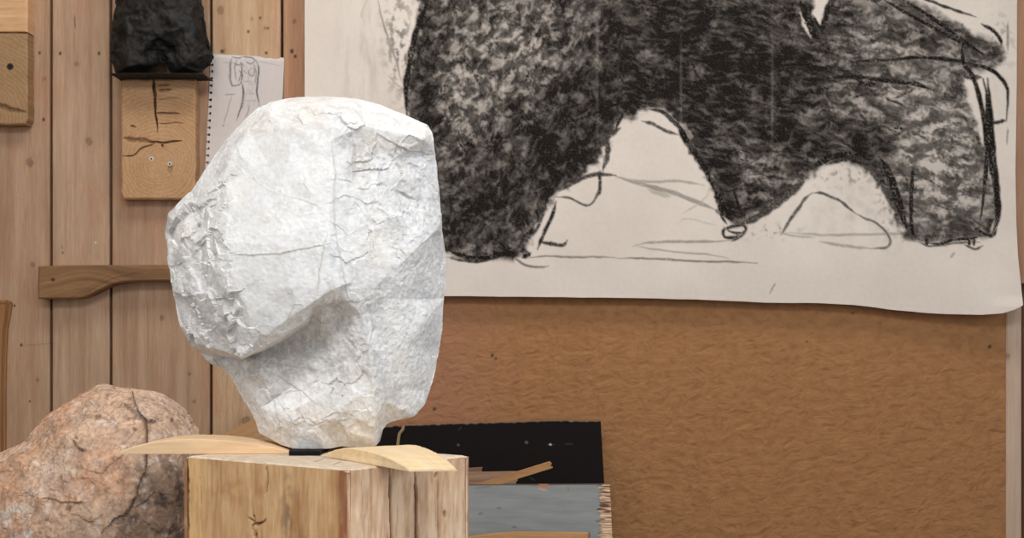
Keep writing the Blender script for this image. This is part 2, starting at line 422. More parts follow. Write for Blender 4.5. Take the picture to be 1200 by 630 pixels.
# soft smudges on the bare paper
D = np.maximum(D, .14 * blob(PX, PY, 1000, 250, 50, 30) * sstep(-.3, .6, fbm(PX * .05, PY * .05, 63, 3)))
D = np.maximum(D, .45 * blob(PX, PY, 992, 205, 40, 14) * sstep(.0, .5, fbm(PX * .12, PY * .12, 64, 3)))
D = np.maximum(D, .5 * blob(PX, PY, 1045, 240, 16, 34) * sstep(-.1, .5, fbm(PX * .12, PY * .12, 65, 3)))
D = np.maximum(D, .5 * blob(PX, PY, 905, 272, 30, 8) * sstep(.1, .6, fbm(PX * .12, PY * .14, 66, 3)))
D = np.maximum(D, .4 * blob(PX, PY, 1170, 50, 18, 30) * sstep(.05, .5, fbm(PX * .1, PY * .1, 67, 3)))
rs = np.random.default_rng(5)
for _ in range(150):
    cx0 = rs.uniform(490, 1150); cy0 = rs.uniform(-10, 290)
    if not in_poly(np.array([cx0]), np.array([cy0]), body)[0]: continue
    if cx0 < 715: an = rs.choice([rs.normal(-.95, .3), rs.normal(1.4, .25)])
    elif cx0 < 960: an = rs.normal(-.15, .45)
    else: an = rs.normal(.08, .4)
    Ls = rs.uniform(12, 42); bx, by = Ls * math.cos(an), Ls * math.sin(an); k_ = rs.normal(0, 5)
    tmp = np.zeros_like(D)
    stroke(tmp, PX, PY, [(cx0 - bx / 2, cy0 - by / 2), (cx0 + k_, cy0 + k_), (cx0 + bx / 2, cy0 + by / 2)], rs.uniform(.8, 3.0), rs.uniform(.85, 1.0), 1.6, .5, True, int(rs.integers(90)))
    D = np.maximum(D, tmp * np.clip(bm, 0, 1))
for ln in [
    ([(506, -6), (494, 18), (486, 45), (480, 75), (476, 105), (477, 136)], 3.2, .97), ([(500, -6), (498, 14), (490, 30)], 2.0, .9),
    ([(443, 0), (447, 20), (455, 45), (464, 70), (470, 95)], 1.0, .45), ([(432, -5), (424, 15), (426, 25)], .9, .18), ([(455, 88), (466, 100), (476, 104)], .8, .3),
    ([(520, 255), (545, 236), (575, 240)], 1.2, .7), ([(545, 275), (565, 262), (590, 230)], 1.5, .7),
    ([(522, 290), (540, 299), (565, 302), (590, 298), (610, 290)], 2.6, .95), ([(528, 303), (560, 306), (590, 300)], 1.6, .85),
    ([(600, 300), (615, 310), (632, 313), (643, 311)], 1.1, .6), ([(612, 302), (622, 296)], 2.5, .9),
    ([(630, 292), (638, 272), (646, 255), (652, 236)], 1.7, .9), ([(622, 278), (632, 262), (640, 240)], 1.6, .8), ([(632, 283), (648, 286), (660, 287), (665, 281)], 1.7, .85),
    ([(650, 231), (668, 232), (684, 240), (694, 238), (702, 222), (704, 206)], 1.0, .75), ([(703, 200), (703, 222), (699, 230)], 1.6, .85),
    ([(655, 224), (680, 210), (700, 204), (722, 206)], 2.0, .8), ([(722, 207), (760, 218), (790, 226), (815, 236), (842, 247)], 2.0, .42), ([(735, 210), (765, 213), (795, 212), (825, 217)], 1.2, .34),
    ([(760, 222), (785, 230)], 2.5, .25), ([(800, 250), (822, 236), (832, 224)], .8, .2), ([(795, 262), (805, 256), (840, 264)], .8, .15), ([(838, 246), (850, 252)], 2.2, .6),
    ([(523, 301), (560, 302)], .9, .6), ([(618, 302), (640, 300), (665, 301), (690, 301), (720, 301)], .9, .55), ([(720, 302), (770, 303), (820, 306), (870, 307), (888, 308)], .9, .62),
    ([(745, 287), (760, 284), (790, 283), (830, 283), (856, 282)], 1.2, .42), ([(742, 288), (790, 295), (830, 298), (855, 303)], .7, .4),
    ([(700, 15), (722, 10), (745, 3), (775, 2)], 2.6, .8), ([(700, 20), (715, 40), (712, 70), (716, 100)], 2.2, .7), ([(590, 62), (596, 55), (606, 53), (612, 56)], 1.4, .75),
    ([(640, 150), (665, 143), (690, 136), (715, 125), (735, 120), (760, 121), (780, 122)], 1.9, .92), ([(719, 157), (725, 143), (735, 125), (750, 110), (766, 103)], 1.8, .95),
    ([(735, 110), (755, 111), (790, 111)], 1.4, .8), ([(690, 130), (700, 138), (705, 137)], 1.5, .8),
    ([(752, 142), (765, 145), (778, 152), (795, 158)], 1.6, .75), ([(760, 128), (775, 130), (790, 143), (800, 155)], 2.0, .85), ([(793, 140), (803, 162), (815, 180), (828, 200), (838, 225)], 3.2, .95),
    ([(805, 165), (820, 185), (832, 205)], 5, .8), ([(842, 240), (845, 252), (852, 263)], 1.2, .9), ([(838, 222), (848, 245), (856, 258)], 4, .92), ([(858, 215), (865, 240), (873, 256)], 1.8, .9),
    ([(848, 266), (856, 271), (868, 273), (874, 268), (870, 264), (856, 266), (848, 270), (850, 278), (862, 277), (872, 270)], 1.5, .85), ([(857, 283), (866, 278), (874, 272)], 1.3, .8),
    ([(862, 264), (885, 255), (910, 238), (930, 222), (948, 205)], 4, .8), ([(915, 275), (930, 252), (944, 232), (951, 226)], 1.5, .75), ([(951, 226), (965, 227), (985, 236), (1003, 250)], 1.3, .75),
    ([(1003, 250), (1012, 255), (1028, 262), (1040, 274), (1043, 284), (1038, 290), (1020, 291)], 1.3, .65), ([(1020, 291), (990, 288), (960, 283)], 1.4, .35), ([(925, 272), (960, 275), (1000, 275), (1045, 274), (1085, 275)], 1.2, .33),
    ([(910, 272), (930, 276), (955, 278)], 1.0, .3), ([(968, 193), (990, 186), (1012, 186), (1028, 180)], 2.5, .85), ([(1000, 186), (1020, 196), (1036, 216), (1048, 238), (1054, 256)], 5, .78), ([(1005, 155), (1020, 158), (1030, 172), (1036, 190)], 2, .75),
    ([(1074, 188), (1070, 200), (1068, 230), (1068, 260), (1072, 276), (1086, 284)], 2.3, .95), ([(1086, 284), (1100, 286), (1118, 281), (1138, 279), (1152, 276)], 1.6, .95), ([(1072, 280), (1088, 288), (1110, 286), (1130, 284), (1148, 284)], .9, .75),
    ([(1086, 278), (1086, 287)], 2.2, .95), ([(1136, 280), (1136, 288)], 1.5, .9), ([(1142, 279), (1141, 288)], 1.3, .9), ([(1130, 286), (1142, 292), (1152, 287)], 1.0, .8), ([(1140, 265), (1150, 272), (1162, 276), (1168, 268)], 1.8, .9), ([(1140, 270), (1150, 266)], 1.2, .85),
    ([(1030, -4), (1060, 14), (1095, 33), (1130, 52), (1162, 68)], 2.2, .95), ([(1052, -4), (1078, 12), (1105, 30), (1135, 52), (1158, 68)], 2.4, .95), ([(1045, -6), (1075, 15), (1110, 40)], 1.4, .8), ([(1070, -6), (1095, 3), (1125, 14), (1144, 20)], 1.3, .85), ([(1150, 28), (1164, 36), (1172, 46), (1174, 55)], 1.7, .9),
    ([(975, 74), (1010, 72), (1045, 70), (1075, 67), (1105, 69), (1130, 73), (1155, 79), (1170, 88), (1180, 103), (1181, 122), (1179, 142)], 2.0, .92), ([(960, 92), (1000, 91), (1035, 94), (1070, 98), (1095, 106)], 2.2, .72), ([(1179, 141), (1160, 145)], 1.7, .85), ([(1181, 150), (1180, 170)], .8, .45), ([(1181, 26), (1181, 60)], 1.2, .45),
    ([(1128, 28), (1128, 60), (1129, 74), (1140, 90), (1148, 115), (1153, 140), (1155, 160), (1156, 190), (1153, 225), (1150, 250), (1147, 268)], 2.3, .95), ([(1152, 92), (1157, 115), (1158, 150), (1161, 190), (1166, 220), (1168, 250), (1163, 272)], 2.5, .9), ([(1150, 184), (1140, 195), (1130, 208), (1122, 216)], 1.2, .7), ([(1126, 86), (1135, 90), (1150, 90)], 2.5, .8),
    ([(1105, 235), (1118, 258), (1126, 275)], 1.4, .7), ([(958, 92), (1000, 90), (1040, 95), (1075, 99), (1100, 108)], 2.4, .95), ([(1157, 92), (1160, 120), (1163, 165), (1168, 215), (1170, 255), (1160, 278)], 2.6, .97), ([(1030, 182), (1042, 205), (1054, 240), (1062, 268)], 4.5, .9), ([(945, 200), (975, 184), (1005, 180), (1030, 184)], 3.5, .9), ([(935, -5), (945, 20), (955, 42), (968, 46)], 3.0, .95), ([(972, 0), (968, 20), (962, 40)], 3.2, .93), ([(952, 18), (962, 34), (966, 40)], 1.6, .9), ([(968, 16), (985, 8), (1000, 0)], 2.8, .85), ([(905, 22), (918, 34), (928, 48)], 2.2, .8),
    ([(960, 60), (985, 62), (1010, 52)], 2.5, .7), ([(900, 90), (950, 90), (1000, 92)], 1.6, .6), ([(950, 81), (978, 79)], 3, .9), ([(780, 55), (840, 54)], 1.4, .6), ([(905, 20), (906, 85)], 1.0, .5), ([(710, 150), (712, 180), (706, 200)], 2.4, .8), ([(700, 175), (712, 160), (726, 150)], 3.0, .8),
    ([(640, 195), (665, 165), (690, 145)], 4.5, .75), ([(600, 165), (605, 130)], 3, .6), ([(615, 168), (640, 155)], 1.6, .7), ([(902, 344), (909, 331)], .7, .5), ([(1114, 302), (1119, 296)], 1.0, .4)]:
    stroke(D, PX, PY, ln[0], ln[1] * 1.25, min(1, ln[2] * 1.1), .7 + ln[1] * .25, .3, True, int(ln[0][0][0]) % 90)
grain = fbm(PX * .6, PY * .6, 71, 2)
D = np.clip(D * (1 + .08 * grain), 0, 1)
paper_c = mix(np.array(lin(222, 210, 198)), np.array(lin(214, 201, 189)), np.clip(.5 + .8 * fbm(PX * .012, PY * .01, 73, 3), 0, 1))
C = mix(paper_c, lin(24, 19, 16), 1 - (1 - D) ** 1.25)
mb = MB(); mb.slab(P, C, (0, .0006, 0), full=True)
tag(mb.build('charcoal_drawing', M_paper, smooth=True), 'large white paper sheet with a broad black charcoal drawing, hanging over the fibreboard', 'drawing')

# =================================================================== SKETCHBOOK PAGE
d_n = CAM_D - .0035
U, Vv = np.meshgrid(np.linspace(0, 1, 118), np.linspace(0, 1, 195))
xl = 247.3 - 7.4 * Vv; xr_ = 333 - 5.5 * Vv
PX = xl + U * (xr_ - xl); PY = 63 + Vv * 147 + 4.5 * U
P = wp(PX, PY, d_n + .0034 * sstep(.03, 0, Vv) - .010 * sstep(.4, 1, Vv) - .0015 * np.sin(U * 5))
D = np.zeros_like(PX)
for ln in [
    ([(272, 66), (270, 80), (271, 98), (276, 100), (282, 98), (284, 88)], .7, .7), ([(272, 67), (280, 68), (284, 66)], .7, .7), ([(278, 70), (275, 80), (277, 95)], .6, .6), ([(282, 72), (283, 85), (279, 97)], .8, .65),
    ([(274, 74), (279, 76), (283, 74), (286, 78)], .7, .6), ([(280, 82), (284, 88), (283, 96)], .8, .7), ([(283, 66), (290, 67), (296, 68), (301, 73)], .8, .7), ([(288, 72), (294, 75), (299, 71)], .7, .6), ([(300, 71), (303, 80), (302, 95), (301, 108), (304, 125)], 1.0, .75), ([(297, 74), (300, 85), (299, 100)], .7, .5),
    ([(294, 80), (298, 82), (297, 88), (293, 88), (291, 84), (294, 80)], .6, .6), ([(284, 82), (290, 87)], .5, .5), ([(283, 95), (285, 105), (284, 118), (281, 130), (277, 142)], .9, .75), ([(285, 100), (286, 115), (283, 128)], .6, .5), ([(286, 96), (295, 95)], .5, .4), ([(287, 110), (300, 110)], .4, .3), ([(287, 118), (300, 118)], .4, .35), ([(293, 122), (291, 130), (287, 138)], .6, .5),
    ([(262, 73), (275, 74)], .5, .35), ([(300, 72), (330, 77)], .4, .3), ([(263, 111), (276, 110)], .5, .55), ([(272, 111), (268, 125), (262, 146)], .5, .5), ([(260, 147), (263, 147)], .7, .6), ([(270, 70), (269, 90), (273, 100)], 1.3, .35)]:
    stroke(D, PX, PY, ln[0], ln[1], min(1, ln[2] * 1.1), .6, .3)
D = np.maximum(D, .18 * blob(PX, PY, 294, 105, 9, 40) * sstep(-.3, .4, fbm(PX * .3, PY * .1, 5, 2)))
C = mix(np.array(lin(205, 194, 188)), lin(52, 49, 51), D)
cx = (PX[:-1, :-1] + PX[1:, 1:]) / 2 - (xl[:-1, :-1] + 2.6); cy = (PY[:-1, :-1] + PY[1:, 1:]) / 2
keep = ~((np.abs(cx) < 1.25) & (((cy - 66) % 8.2) < 3.0)) & ~((cx < 0) & (np.abs(((cy - 66) % 8.2) - 1.5) < .7))
mb = MB(); mb.grid(P, C, keep); mb.grid(P + np.array([0, .0004, 0]), C, keep)
tag(mb.build('sketchbook_page', M_paper, smooth=True), 'torn spiral-bound page with a pencil torso sketch pinned on the planks', 'paper')

# =================================================================== WALL BLOCKS AND SCULPTURE
def screw(parent, px, py, d, r=.0045, dark=False):
    m = MB(); c = wp(px, py, d)
    m.tube([c + np.array([0, .002, 0]), c + np.array([0, -.0012, 0])], r, lin(60, 56, 52) if dark else lin(190, 186, 180), 14)
    m.tube([c + np.array([0, -.0010, 0]), c + np.array([0, -.0018, 0])], r * .45, lin(30, 28, 26), 6)
    return m.build('screw', M_metal, parent)

def timber_block(px0, px1, py0, py1, d, pith, freq, light, dark, seed, draw, rag=1.2):
    x = np.arange(px0, px1 + .1, .7); y = np.arange(py0, py1 + .1, .7)
    PX, PY = np.meshgrid(x, y)
    U = (PX - px0) / (px1 - px0); Vv = (PY - py0) / (py1 - py0)
    QX = PX + 2.2 * (1 - Vv) * 0 + rag * n2(PY * .05, U * 2, seed) ; QY = PY + rag * .8 * n2(PX * .05, Vv * 2, seed + 1)
    QX = QX + 2.5 * sstep(.93, 1, Vv) * (.5 - U) * 2 * sstep(.85, 1, np.abs(U - .5) * 2)
    C = end_grain(PX, PY, pith[0], pith[1], freq, seed, lin(*light), lin(*dark))
    D = np.zeros_like(PX); draw(D, PX, PY)
    C = mix(C, lin(66, 42, 26), np.clip(D, 0, .92))
    P = wp(QX, QY, d + .010 * np.clip(D, 0, 1))
    e = np.minimum(np.minimum(U, 1 - U) * (px1 - px0), np.minimum(Vv, 1 - Vv) * (py1 - py0))
    P[..., 1] += .004 * sstep(2.2, 0, e)
    B = P.copy(); B[..., 1] = -.001
    m = MB(); m.slab(P, C, back=B, Cs=C * .92)
    return m

def cracks1(D, X, Y):
    stroke(D, X, Y, [(179, 92), (180, 105), (182, 120), (183, 135), (184, 155)], .8, 1, .7, .3)
    stroke(D, X, Y, [(179, 92), (181, 100), (182, 130)], 1.3, .95, .8, .3)
    stroke(D, X, Y, [(183, 132), (195, 133), (210, 133)], 1.1, .6, .9, .4)
    stroke(D, X, Y, [(185, 100), (198, 99)], .9, .55, .8, .4); stroke(D, X, Y, [(185, 106), (200, 105)], 1.2, .6, .9, .4); stroke(D, X, Y, [(185, 116), (208, 115)], .8, .3, .8, .4)
    stroke(D, X, Y, [(146, 162), (158, 164), (176, 165)], 2.6, .55, 2, .4); stroke(D, X, Y, [(170, 166), (190, 167), (213, 165)], 1.0, .75, .7, .3); stroke(D, X, Y, [(185, 145), (215, 144)], .6, .35, .7, .4)
    stroke(D, X, Y, [(143, 183), (156, 182), (166, 174), (182, 169)], .7, .6, .6, .3); stroke(D, X, Y, [(191, 168), (191, 172)], 1.0, .8, .6, .2); stroke(D, X, Y, [(153, 147), (158, 149)], 1.0, .6, .7, .3)
    stroke(D, X, Y, [(199, 193), (199, 203)], 2.4, .3, 1.5, .3)
d1 = CAM_D - .042
blk = empty('shelf_block', wp(186, 233, CAM_D - .03), 'pale end-grain timber block with a split, under the black sculpture', 'wood block')
timber_block(141.5, 229.5, 92.6, 233.5, d1, (187, 190), 4.2, (192, 152, 113), (164, 122, 85), 71, cracks1).build('block_body', M_end, blk)
screw(blk, 177.5, 186, d1, .0058); screw(blk, 199, 192, d1, .0058)

def cracks2(D, X, Y):
    stroke(D, X, Y, [(-40, 120), (0, 124), (14, 129), (30, 132)], 2.6, .55, 2.2, .4); stroke(D, X, Y, [(0, 122), (22, 131)], 1.5, .5, 1, .4)
d2 = CAM_D - .045
blk2 = empty('shelf_block', wp(0, 146, CAM_D - .03), 'grey-brown end-grain timber block at the top left corner, bolt in it', 'wood block')
timber_block(-52, 32.5, 38.6, 146, d2, (-30, 140), 4.5, (168, 134, 98), (140, 107, 73), 72, cracks2).build('block_body', M_end, blk2)
screw(blk2, 12, 78, d2, .009, True)
# pale block standing on it
x = np.arange(-50, 32.1, .9); y = np.arange(-60, 38.1, .9)
PX, PY = np.meshgrid(x, y)
C = wood(PX / 430, PY / 430, 33, lin(222, 180, 136), lin(194, 148, 104), (), .5, .4, .8)
D = np.zeros_like(PX)
for sy in (10, 21, 30): stroke(D, PX, PY, [(-50, sy), (32, sy + 1)], .8, .25, .8, .4)
C = mix(C, lin(150, 100, 60), D)
P = wp(PX, PY, d2 - .002); e = np.minimum(32 - PX, 38 - PY); P[..., 1] += .004 * sstep(2, 0, e)
B = P.copy(); B[..., 1] = -.001
mb = MB(); mb.slab(P, C, back=B)
tag(mb.build('pale_wood_block', M_wood), 'pale smooth wooden block standing on the bolted timber at top left', 'wood block')

def rail():
    top = np.array([(44.5, 311.5), (80, 310.5), (130, 310.3), (200, 310), (330, 310)], float)
    bot = np.array([(44.5, 350), (70, 349.8), (92, 349.2), (104, 346), (116, 340), (128, 334.5), (140, 331), (160, 329.5), (200, 329), (330, 329)], float)
    x = np.arange(44.5, 330, .9); v = np.linspace(0, 1, 48)
    PX, V2 = np.meshgrid(x, v)
    t = np.interp(PX, top[:, 0], top[:, 1]); b = smooth_line(bot, 8); bb = np.interp(PX, b[:, 0], b[:, 1])
    PY = t + V2 * (bb - t)
    d = CAM_D - .052
    P = wp(PX, PY, d); e = np.minimum(np.minimum(V2, 1 - V2) * (bb - t), PX - 44.5)
    P[..., 1] += .004 * sstep(1.8, 0, e)
    curve = PY + 13 * np.exp(-((PX - 100) / 40) ** 2)
    C = wood(PX / 430, (curve) / 430, 55, lin(158, 118, 80), lin(108, 78, 52), [(135 / 430, 350 / 430, .006)], 1.2, 1.4, .9)
    D = np.zeros_like(PX); D = np.maximum(D, sstep(3, 1.5, np.hypot(PX - 62, PY - 327.5)))
    stroke(D, PX, PY, [(95, 346), (118, 333), (140, 324), (170, 318)], .8, .45, 1, .4); stroke(D, PX, PY, [(85, 348), (110, 334), (130, 322), (150, 316)], .6, .35, 1, .4)
    C = mix(C, lin(52, 36, 24), D * .85)
    B = P.copy(); B[..., 1] = -.001
    m = MB(); m.slab(P, C, back=B); return m
tag(rail().build('bracket_rail', M_wood), 'brown wooden rail with a curved lower cut, screwed across the planks beside the white stone', 'bracket')

# ------------------------------------------------------------------ triangulated stones
def cdt_front(sil, pts, cons=(), hole=None):
    """sil: [(x, y, t)], pts: [(x, y, t)], cons: chains of indices into sil+pts -> verts, tris"""
    allp = list(sil) + list(pts); n = len(sil)
    ed = [(i, (i + 1) % n) for i in range(n)] + [e for c in cons for e in zip(c[:-1], c[1:])]
    v, _, f, ov, *_ = delaunay_2d_cdt([Vector((p[0], -p[1])) for p in allp], ed, [list(range(n))], 1, 1e-6)
    vv = []
    for q, src in zip(v, ov):
        t = allp[src[0]][2] if src else 0
        vv.append((q[0], -q[1], t))
    return np.array(vv), [list(t) for t in f], [next(i for i, s in enumerate(ov) if k in s) for k in range(n)]

def subdiv(V, Fc):
    E = np.concatenate([Fc[:, [0, 1]], Fc[:, [1, 2]], Fc[:, [2, 0]]]); Es = np.sort(E, 1)
    u, inv = np.unique(Es, axis=0, return_inverse=True); inv = inv.reshape(-1)
    m = (V[u[:, 0]] + V[u[:, 1]]) / 2; n = len(V); k = len(Fc)
    a = inv[:k] + n; b = inv[k:2 * k] + n; c = inv[2 * k:] + n
    F2 = np.concatenate([np.stack([Fc[:, 0], a, c], 1), np.stack([a, Fc[:, 1], b], 1), np.stack([c, b, Fc[:, 2]], 1), np.stack([a, b, c], 1)])
    return np.concatenate([V, m]), F2

def relax(V, Fc, k):
    E = np.concatenate([Fc[:, [0, 1]], Fc[:, [1, 2]], Fc[:, [2, 0]]])
    s = np.zeros_like(V); c = np.zeros(len(V))
    for a, b in ((0, 1), (1, 0)):
        np.add.at(s, E[:, a], V[E[:, b]]); np.add.at(c, E[:, a], 1)
    return V * (1 - k) + k * s / c[:, None]

def normals(V, Fc):
    n = np.cross(V[Fc[:, 1]] - V[Fc[:, 0]], V[Fc[:, 2]] - V[Fc[:, 0]])
    N = np.zeros_like(V)
    for i in range(3): np.add.at(N, Fc[:, i], n)
    return N / np.maximum(np.linalg.norm(N, axis=1, keepdims=True), 1e-12)

def facet_noise(P, cell, seed):
    """conchoidal chips: tilted planes over random cells"""
    rng = np.random.default_rng(seed); lo = P.min(0) - cell; hi = P.max(0) + cell
    n = int(np.prod((hi - lo) / cell)) + 8; n = min(n, 1500)
    c = rng.uniform(lo, hi, (n, 3)); dr = rng.normal(size=(n, 3)); dr /= np.linalg.norm(dr, axis=1, keepdims=True)
    out = np.zeros(len(P)); Q = P + .25 * cell * np.stack([fbm3(P / cell * 1.3, seed + i, 2) for i in range(3)], 1)
    for s in range(0, len(P), 8000):
        q = Q[s:s + 8000]; d = ((q[:, None, :] - c[None]) ** 2).sum(2); j = d.argmin(1)
        out[s:s + 8000] = ((q - c[j]) * dr[j]).sum(1) / cell
    return out

def close_back(front, tris, loop, rings, centre, flat_z=None):
    """front: world verts; close behind the silhouette loop with shrinking rings"""
    V = [tuple(p) for p in front]; T = [list(t) for t in tris]; prev = list(loop)
    n = len(loop); L = np.array([front[i] for i in loop])
    for (sc, dy) in rings:
        q = L.copy(); q[:, 0] = centre[0] + (L[:, 0] - centre[0]) * sc; q[:, 2] = centre[2] + (L[:, 2] - centre[2]) * sc
        if flat_z is not None:
            low = L[:, 2] < flat_z + .05
            q[low, 2] = L[low, 2] + (q[low, 2] - L[low, 2]) * np.clip((L[low, 2] - flat_z) / .05, 0, 1)
        q[:, 1] = L[:, 1] * .3 + centre[1] * .7 + dy
        s = len(V); V += [tuple(p) for p in q]; cur = list(range(s, s + n))
        for i in range(n):
            j = (i + 1) % n; T += [[prev[i], cur[i], cur[j]], [prev[i], cur[j], prev[j]]]
        prev = cur
    c = len(V); q = np.array([V[i] for i in prev]).mean(0); V.append(tuple(q))
    for i in range(n): T.append([prev[i], c, prev[(i + 1) % n]])
    return np.array(V), np.array(T)

# =================================================================== THE WHITE STONE
D0 = 1.29
sil = [(320, 119, -2), (340, 114.5, -3), (380, 112.5, -3.5), (420, 115.5, -3.5), (446, 123, -3), (475, 135, -2.5), (500, 146, -2), (506, 156, -1), (510, 180, -.5), (514, 215, -.5), (517, 250, -.5), (518, 272, -.5), (521.5, 295, -2), (522.5, 320, -2.5), (520, 350, -2.5), (518, 380, -2.5), (515, 408, -2.2), (509, 436, -2), (503, 458, -1.5), (498, 474, -1), (486, 487, -.5), (466, 492.5, 0), (452, 496, .5), (445, 508, 1), (441, 522, 1.5), (424, 526.5, 2), (400, 523, 2.5), (380, 527.5, 3), (350, 528, 3), (328, 521, 2), (304, 508, 1), (297, 488, .5), (286, 470, 0), (273, 446, -.5), (259, 430, -1), (244, 422, -.5), (234, 412.5, 0), (220, 399, 0), (211, 383, 0), (206.5, 360, 0), (202, 340, 0), (199, 318, 0), (196.5, 292, 0), (193, 270, -.5), (196.5, 252, -.5), (208, 238, -.5), (224, 223, -1), (237, 204, -1), (249, 185, -1.2), (259, 171, -1.5), (272, 156, -1.5), (287, 140, -1.8), (302, 127, -2)]
ns = len(sil)
P_ = {}
inner = []
def ip(k, x, y, t): P_[k] = ns + len(inner); inner.append((x, y, t))
# top facet edge
ip('a1', 318, 128, 2); ip('a2', 352, 124, 3.5); ip('a3', 398, 130, 5); ip('a4', 428, 147, 5.2); ip('a5', 465, 155, 4.2); ip('a6', 498, 162, 2.2); ip('t1', 410, 122, 1.5); ip('t2', 460, 140, 1.5)
# upper left shoulder
ip('b1', 292, 152, 3.2); ip('b2', 262, 205, 4.2); ip('b3', 275, 178, 4); ip('b4', 240, 225, 2.5)
# left ridge
ip('c1', 268, 240, 6.2); ip('c2', 264, 285, 7.3); ip('c3', 276, 330, 7.8); ip('c4', 291, 372, 8); ip('c5', 297, 402, 6.9)
# large clear facet
ip('d1', 345, 150, 5.8); ip('d2', 386, 164, 6.5); ip('d3', 389, 210, 7.4); ip('d4', 386, 255, 8.1); ip('d5', 386, 300, 8.8); ip('d6', 389, 339, 9.0); ip('d7', 330, 220, 7.3); ip('d8', 325, 285, 8.7); ip('d9', 340, 335, 9.2); ip('d10', 352, 364, 8.8); ip('d11', 322, 384, 8.0)
# rough left flank
ip('e1', 214, 262, 2.2); ip('e2', 220, 300, 3.2); ip('e3', 226, 340, 3.8); ip('e4', 240, 378, 4.2); ip('e5', 232, 402, 2.6); ip('e6', 262, 411, 3.8); ip('e7', 283, 418, 5.6); ip('e8', 244, 300, 5); ip('e9', 258, 350, 6); ip('e10', 238, 265, 3.6)
# lower lip of the overhang
ip('f1', 305, 408, 6.4); ip('f2', 331, 394, 6.9); ip('f3', 357, 376, 7.0); ip('f4', 367, 361, 7.3)
# recess directly under the lip
ip('g1', 250, 416.5, -.4); ip('g2', 284, 421, .6); ip('g3', 308, 411, 1.6); ip('g4', 335, 398, 2.4); ip('g5', 363, 380, 3.2); ip('g6', 377, 366, 6.0); ip('g7', 394, 349, 7.2)
ip('h1', 264, 429, 1.3); ip('h2', 300, 434, 3.4); ip('h3', 338, 428, 3.4); ip('h4', 375, 404, 3.6); ip('h5', 398, 372, 4.6); ip('h6', 410, 410, 5.2); ip('h7', 372, 432, 4.0); ip('h8', 405, 352, 6.9)
# centre rib and right side
ip('i1', 397, 300, 8.0); ip('i2', 412, 330, 7.3); ip('i3', 425, 368, 6.6); ip('i4', 432, 410, 6.4); ip('i5', 437, 455, 5.6); ip('i6', 440, 490, 4.6); ip('i7', 437, 514, 3.2)
ip('j1', 408, 178, 5.4); ip('j2', 416, 202, 5.0); ip('j3', 455, 190, 4.0); ip('j4', 480, 215, 3.2); ip('j5', 432, 250, 5.4); ip('j6', 420, 270, 6.8); ip('j7', 470, 255, 4.6); ip('j8', 492, 265, 3.2); ip('j9', 450, 290, 5.6)
ip('k1', 513, 269, 1.0); ip('k2', 491, 288, 3.9); ip('k3', 466, 312, 5.4); ip('k4', 441, 334, 6.5)
ip('m1', 495, 315, 2.4); ip('m2', 470, 350, 4.1); ip('m3', 503, 370, 1.3); ip('m4', 478, 405, 3.0); ip('m5', 495, 440, .4); ip('m6', 468, 455, 2.4); ip('m7', 470, 480, 1.4); ip('m8', 450, 410, 4.6); ip('m9', 452, 470, 3.6)
# lower neck
ip('n1', 288, 450, 1.6); ip('n2', 318, 448, 3.2); ip('n3', 306, 478, 2.2); ip('n4', 333, 486, 4.0); ip('n5', 338, 455, 2.5); ip('n6', 350, 512, 3.4); ip('n7', 378, 462, 4.4); ip('n8', 392, 488, 5); ip('n9', 372, 500, 4.2); ip('n10', 410, 470, 5.4); ip('n11', 412, 508, 4.2)
ch = lambda *k: [P_[i] for i in k]
cons = [ch('a1', 'a2', 'a3', 'a4', 'a5', 'a6'), ch('c1', 'c2', 'c3', 'c4', 'c5'), ch('d2', 'd3', 'd4', 'd5', 'd6'), ch('c5', 'd11', 'd10', 'd6'), ch('e5', 'e6', 'e7', 'f1', 'f2', 'f3', 'f4', 'd6'),
        ch('g1', 'g2', 'g3', 'g4', 'g5', 'g6', 'g7'), ch('d6', 'i1'), ch('i1', 'i2', 'i3', 'i4', 'i5', 'i6', 'i7'), ch('k1', 'k2', 'k3', 'k4', 'i3'), ch('b1', 'b3', 'b2', 'c1'), ch('b1', 'd1', 'd2'), ch('n2', 'n3'), ch('j1', 'j2', 'j5', 'j6')]
vv, tris, loop = cdt_front(sil, inner, cons)
FR = wp(vv[:, 0], vv[:, 1], D0 - vv[:, 2] / 100)
Z_SLAB = CAM_Z - .136 + .005
cen = np.array([wp(362, 315, D0)[0], D0 - CAM_D, wp(362, 315, D0)[2]])
SV, SF = close_back(FR, tris, loop, [(.985, .035), (.90, .085), (.62, .125)], cen, Z_SLAB)
px, py = px_of(SV)
for lev in range(5):
    SV, SF = subdiv(SV, SF)
    if lev == 1: SV = relax(SV, SF, .08)
    if lev == 2: SV = relax(SV, SF, .15)
    if lev == 3: SV = relax(SV, SF, .3)
px, py = px_of(SV); front = SV[:, 1] < D0 - CAM_D + .01
Nn = normals(SV, SF)
if (Nn * (SV - cen)).sum() < 0: SF = SF[:, ::-1]; Nn = -Nn
clear = soft_poly(px, py, [(290, 155), (345, 150), (386, 165), (390, 250), (388, 338), (350, 362), (300, 398), (285, 360), (268, 300), (268, 240)], 14) * front
rough_l = soft_poly(px, py, [(195, 230), (262, 225), (262, 290), (285, 370), (290, 415), (220, 410), (190, 300)], 12) * front
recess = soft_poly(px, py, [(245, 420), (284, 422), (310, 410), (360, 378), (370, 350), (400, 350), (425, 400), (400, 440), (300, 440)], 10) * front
right = soft_poly(px, py, [(515, 268), (530, 280), (520, 500), (440, 500), (432, 400), (425, 360), (441, 334)], 12) * front
neck = soft_poly(px, py, [(250, 430), (430, 430), (440, 530), (290, 530)], 12) * front
panel = soft_poly(px, py, [(412, 160), (505, 168), (510, 262), (470, 300), (425, 270)], 10) * front
f1 = facet_noise(SV, .030, 3); f2 = facet_noise(SV, .011, 5)
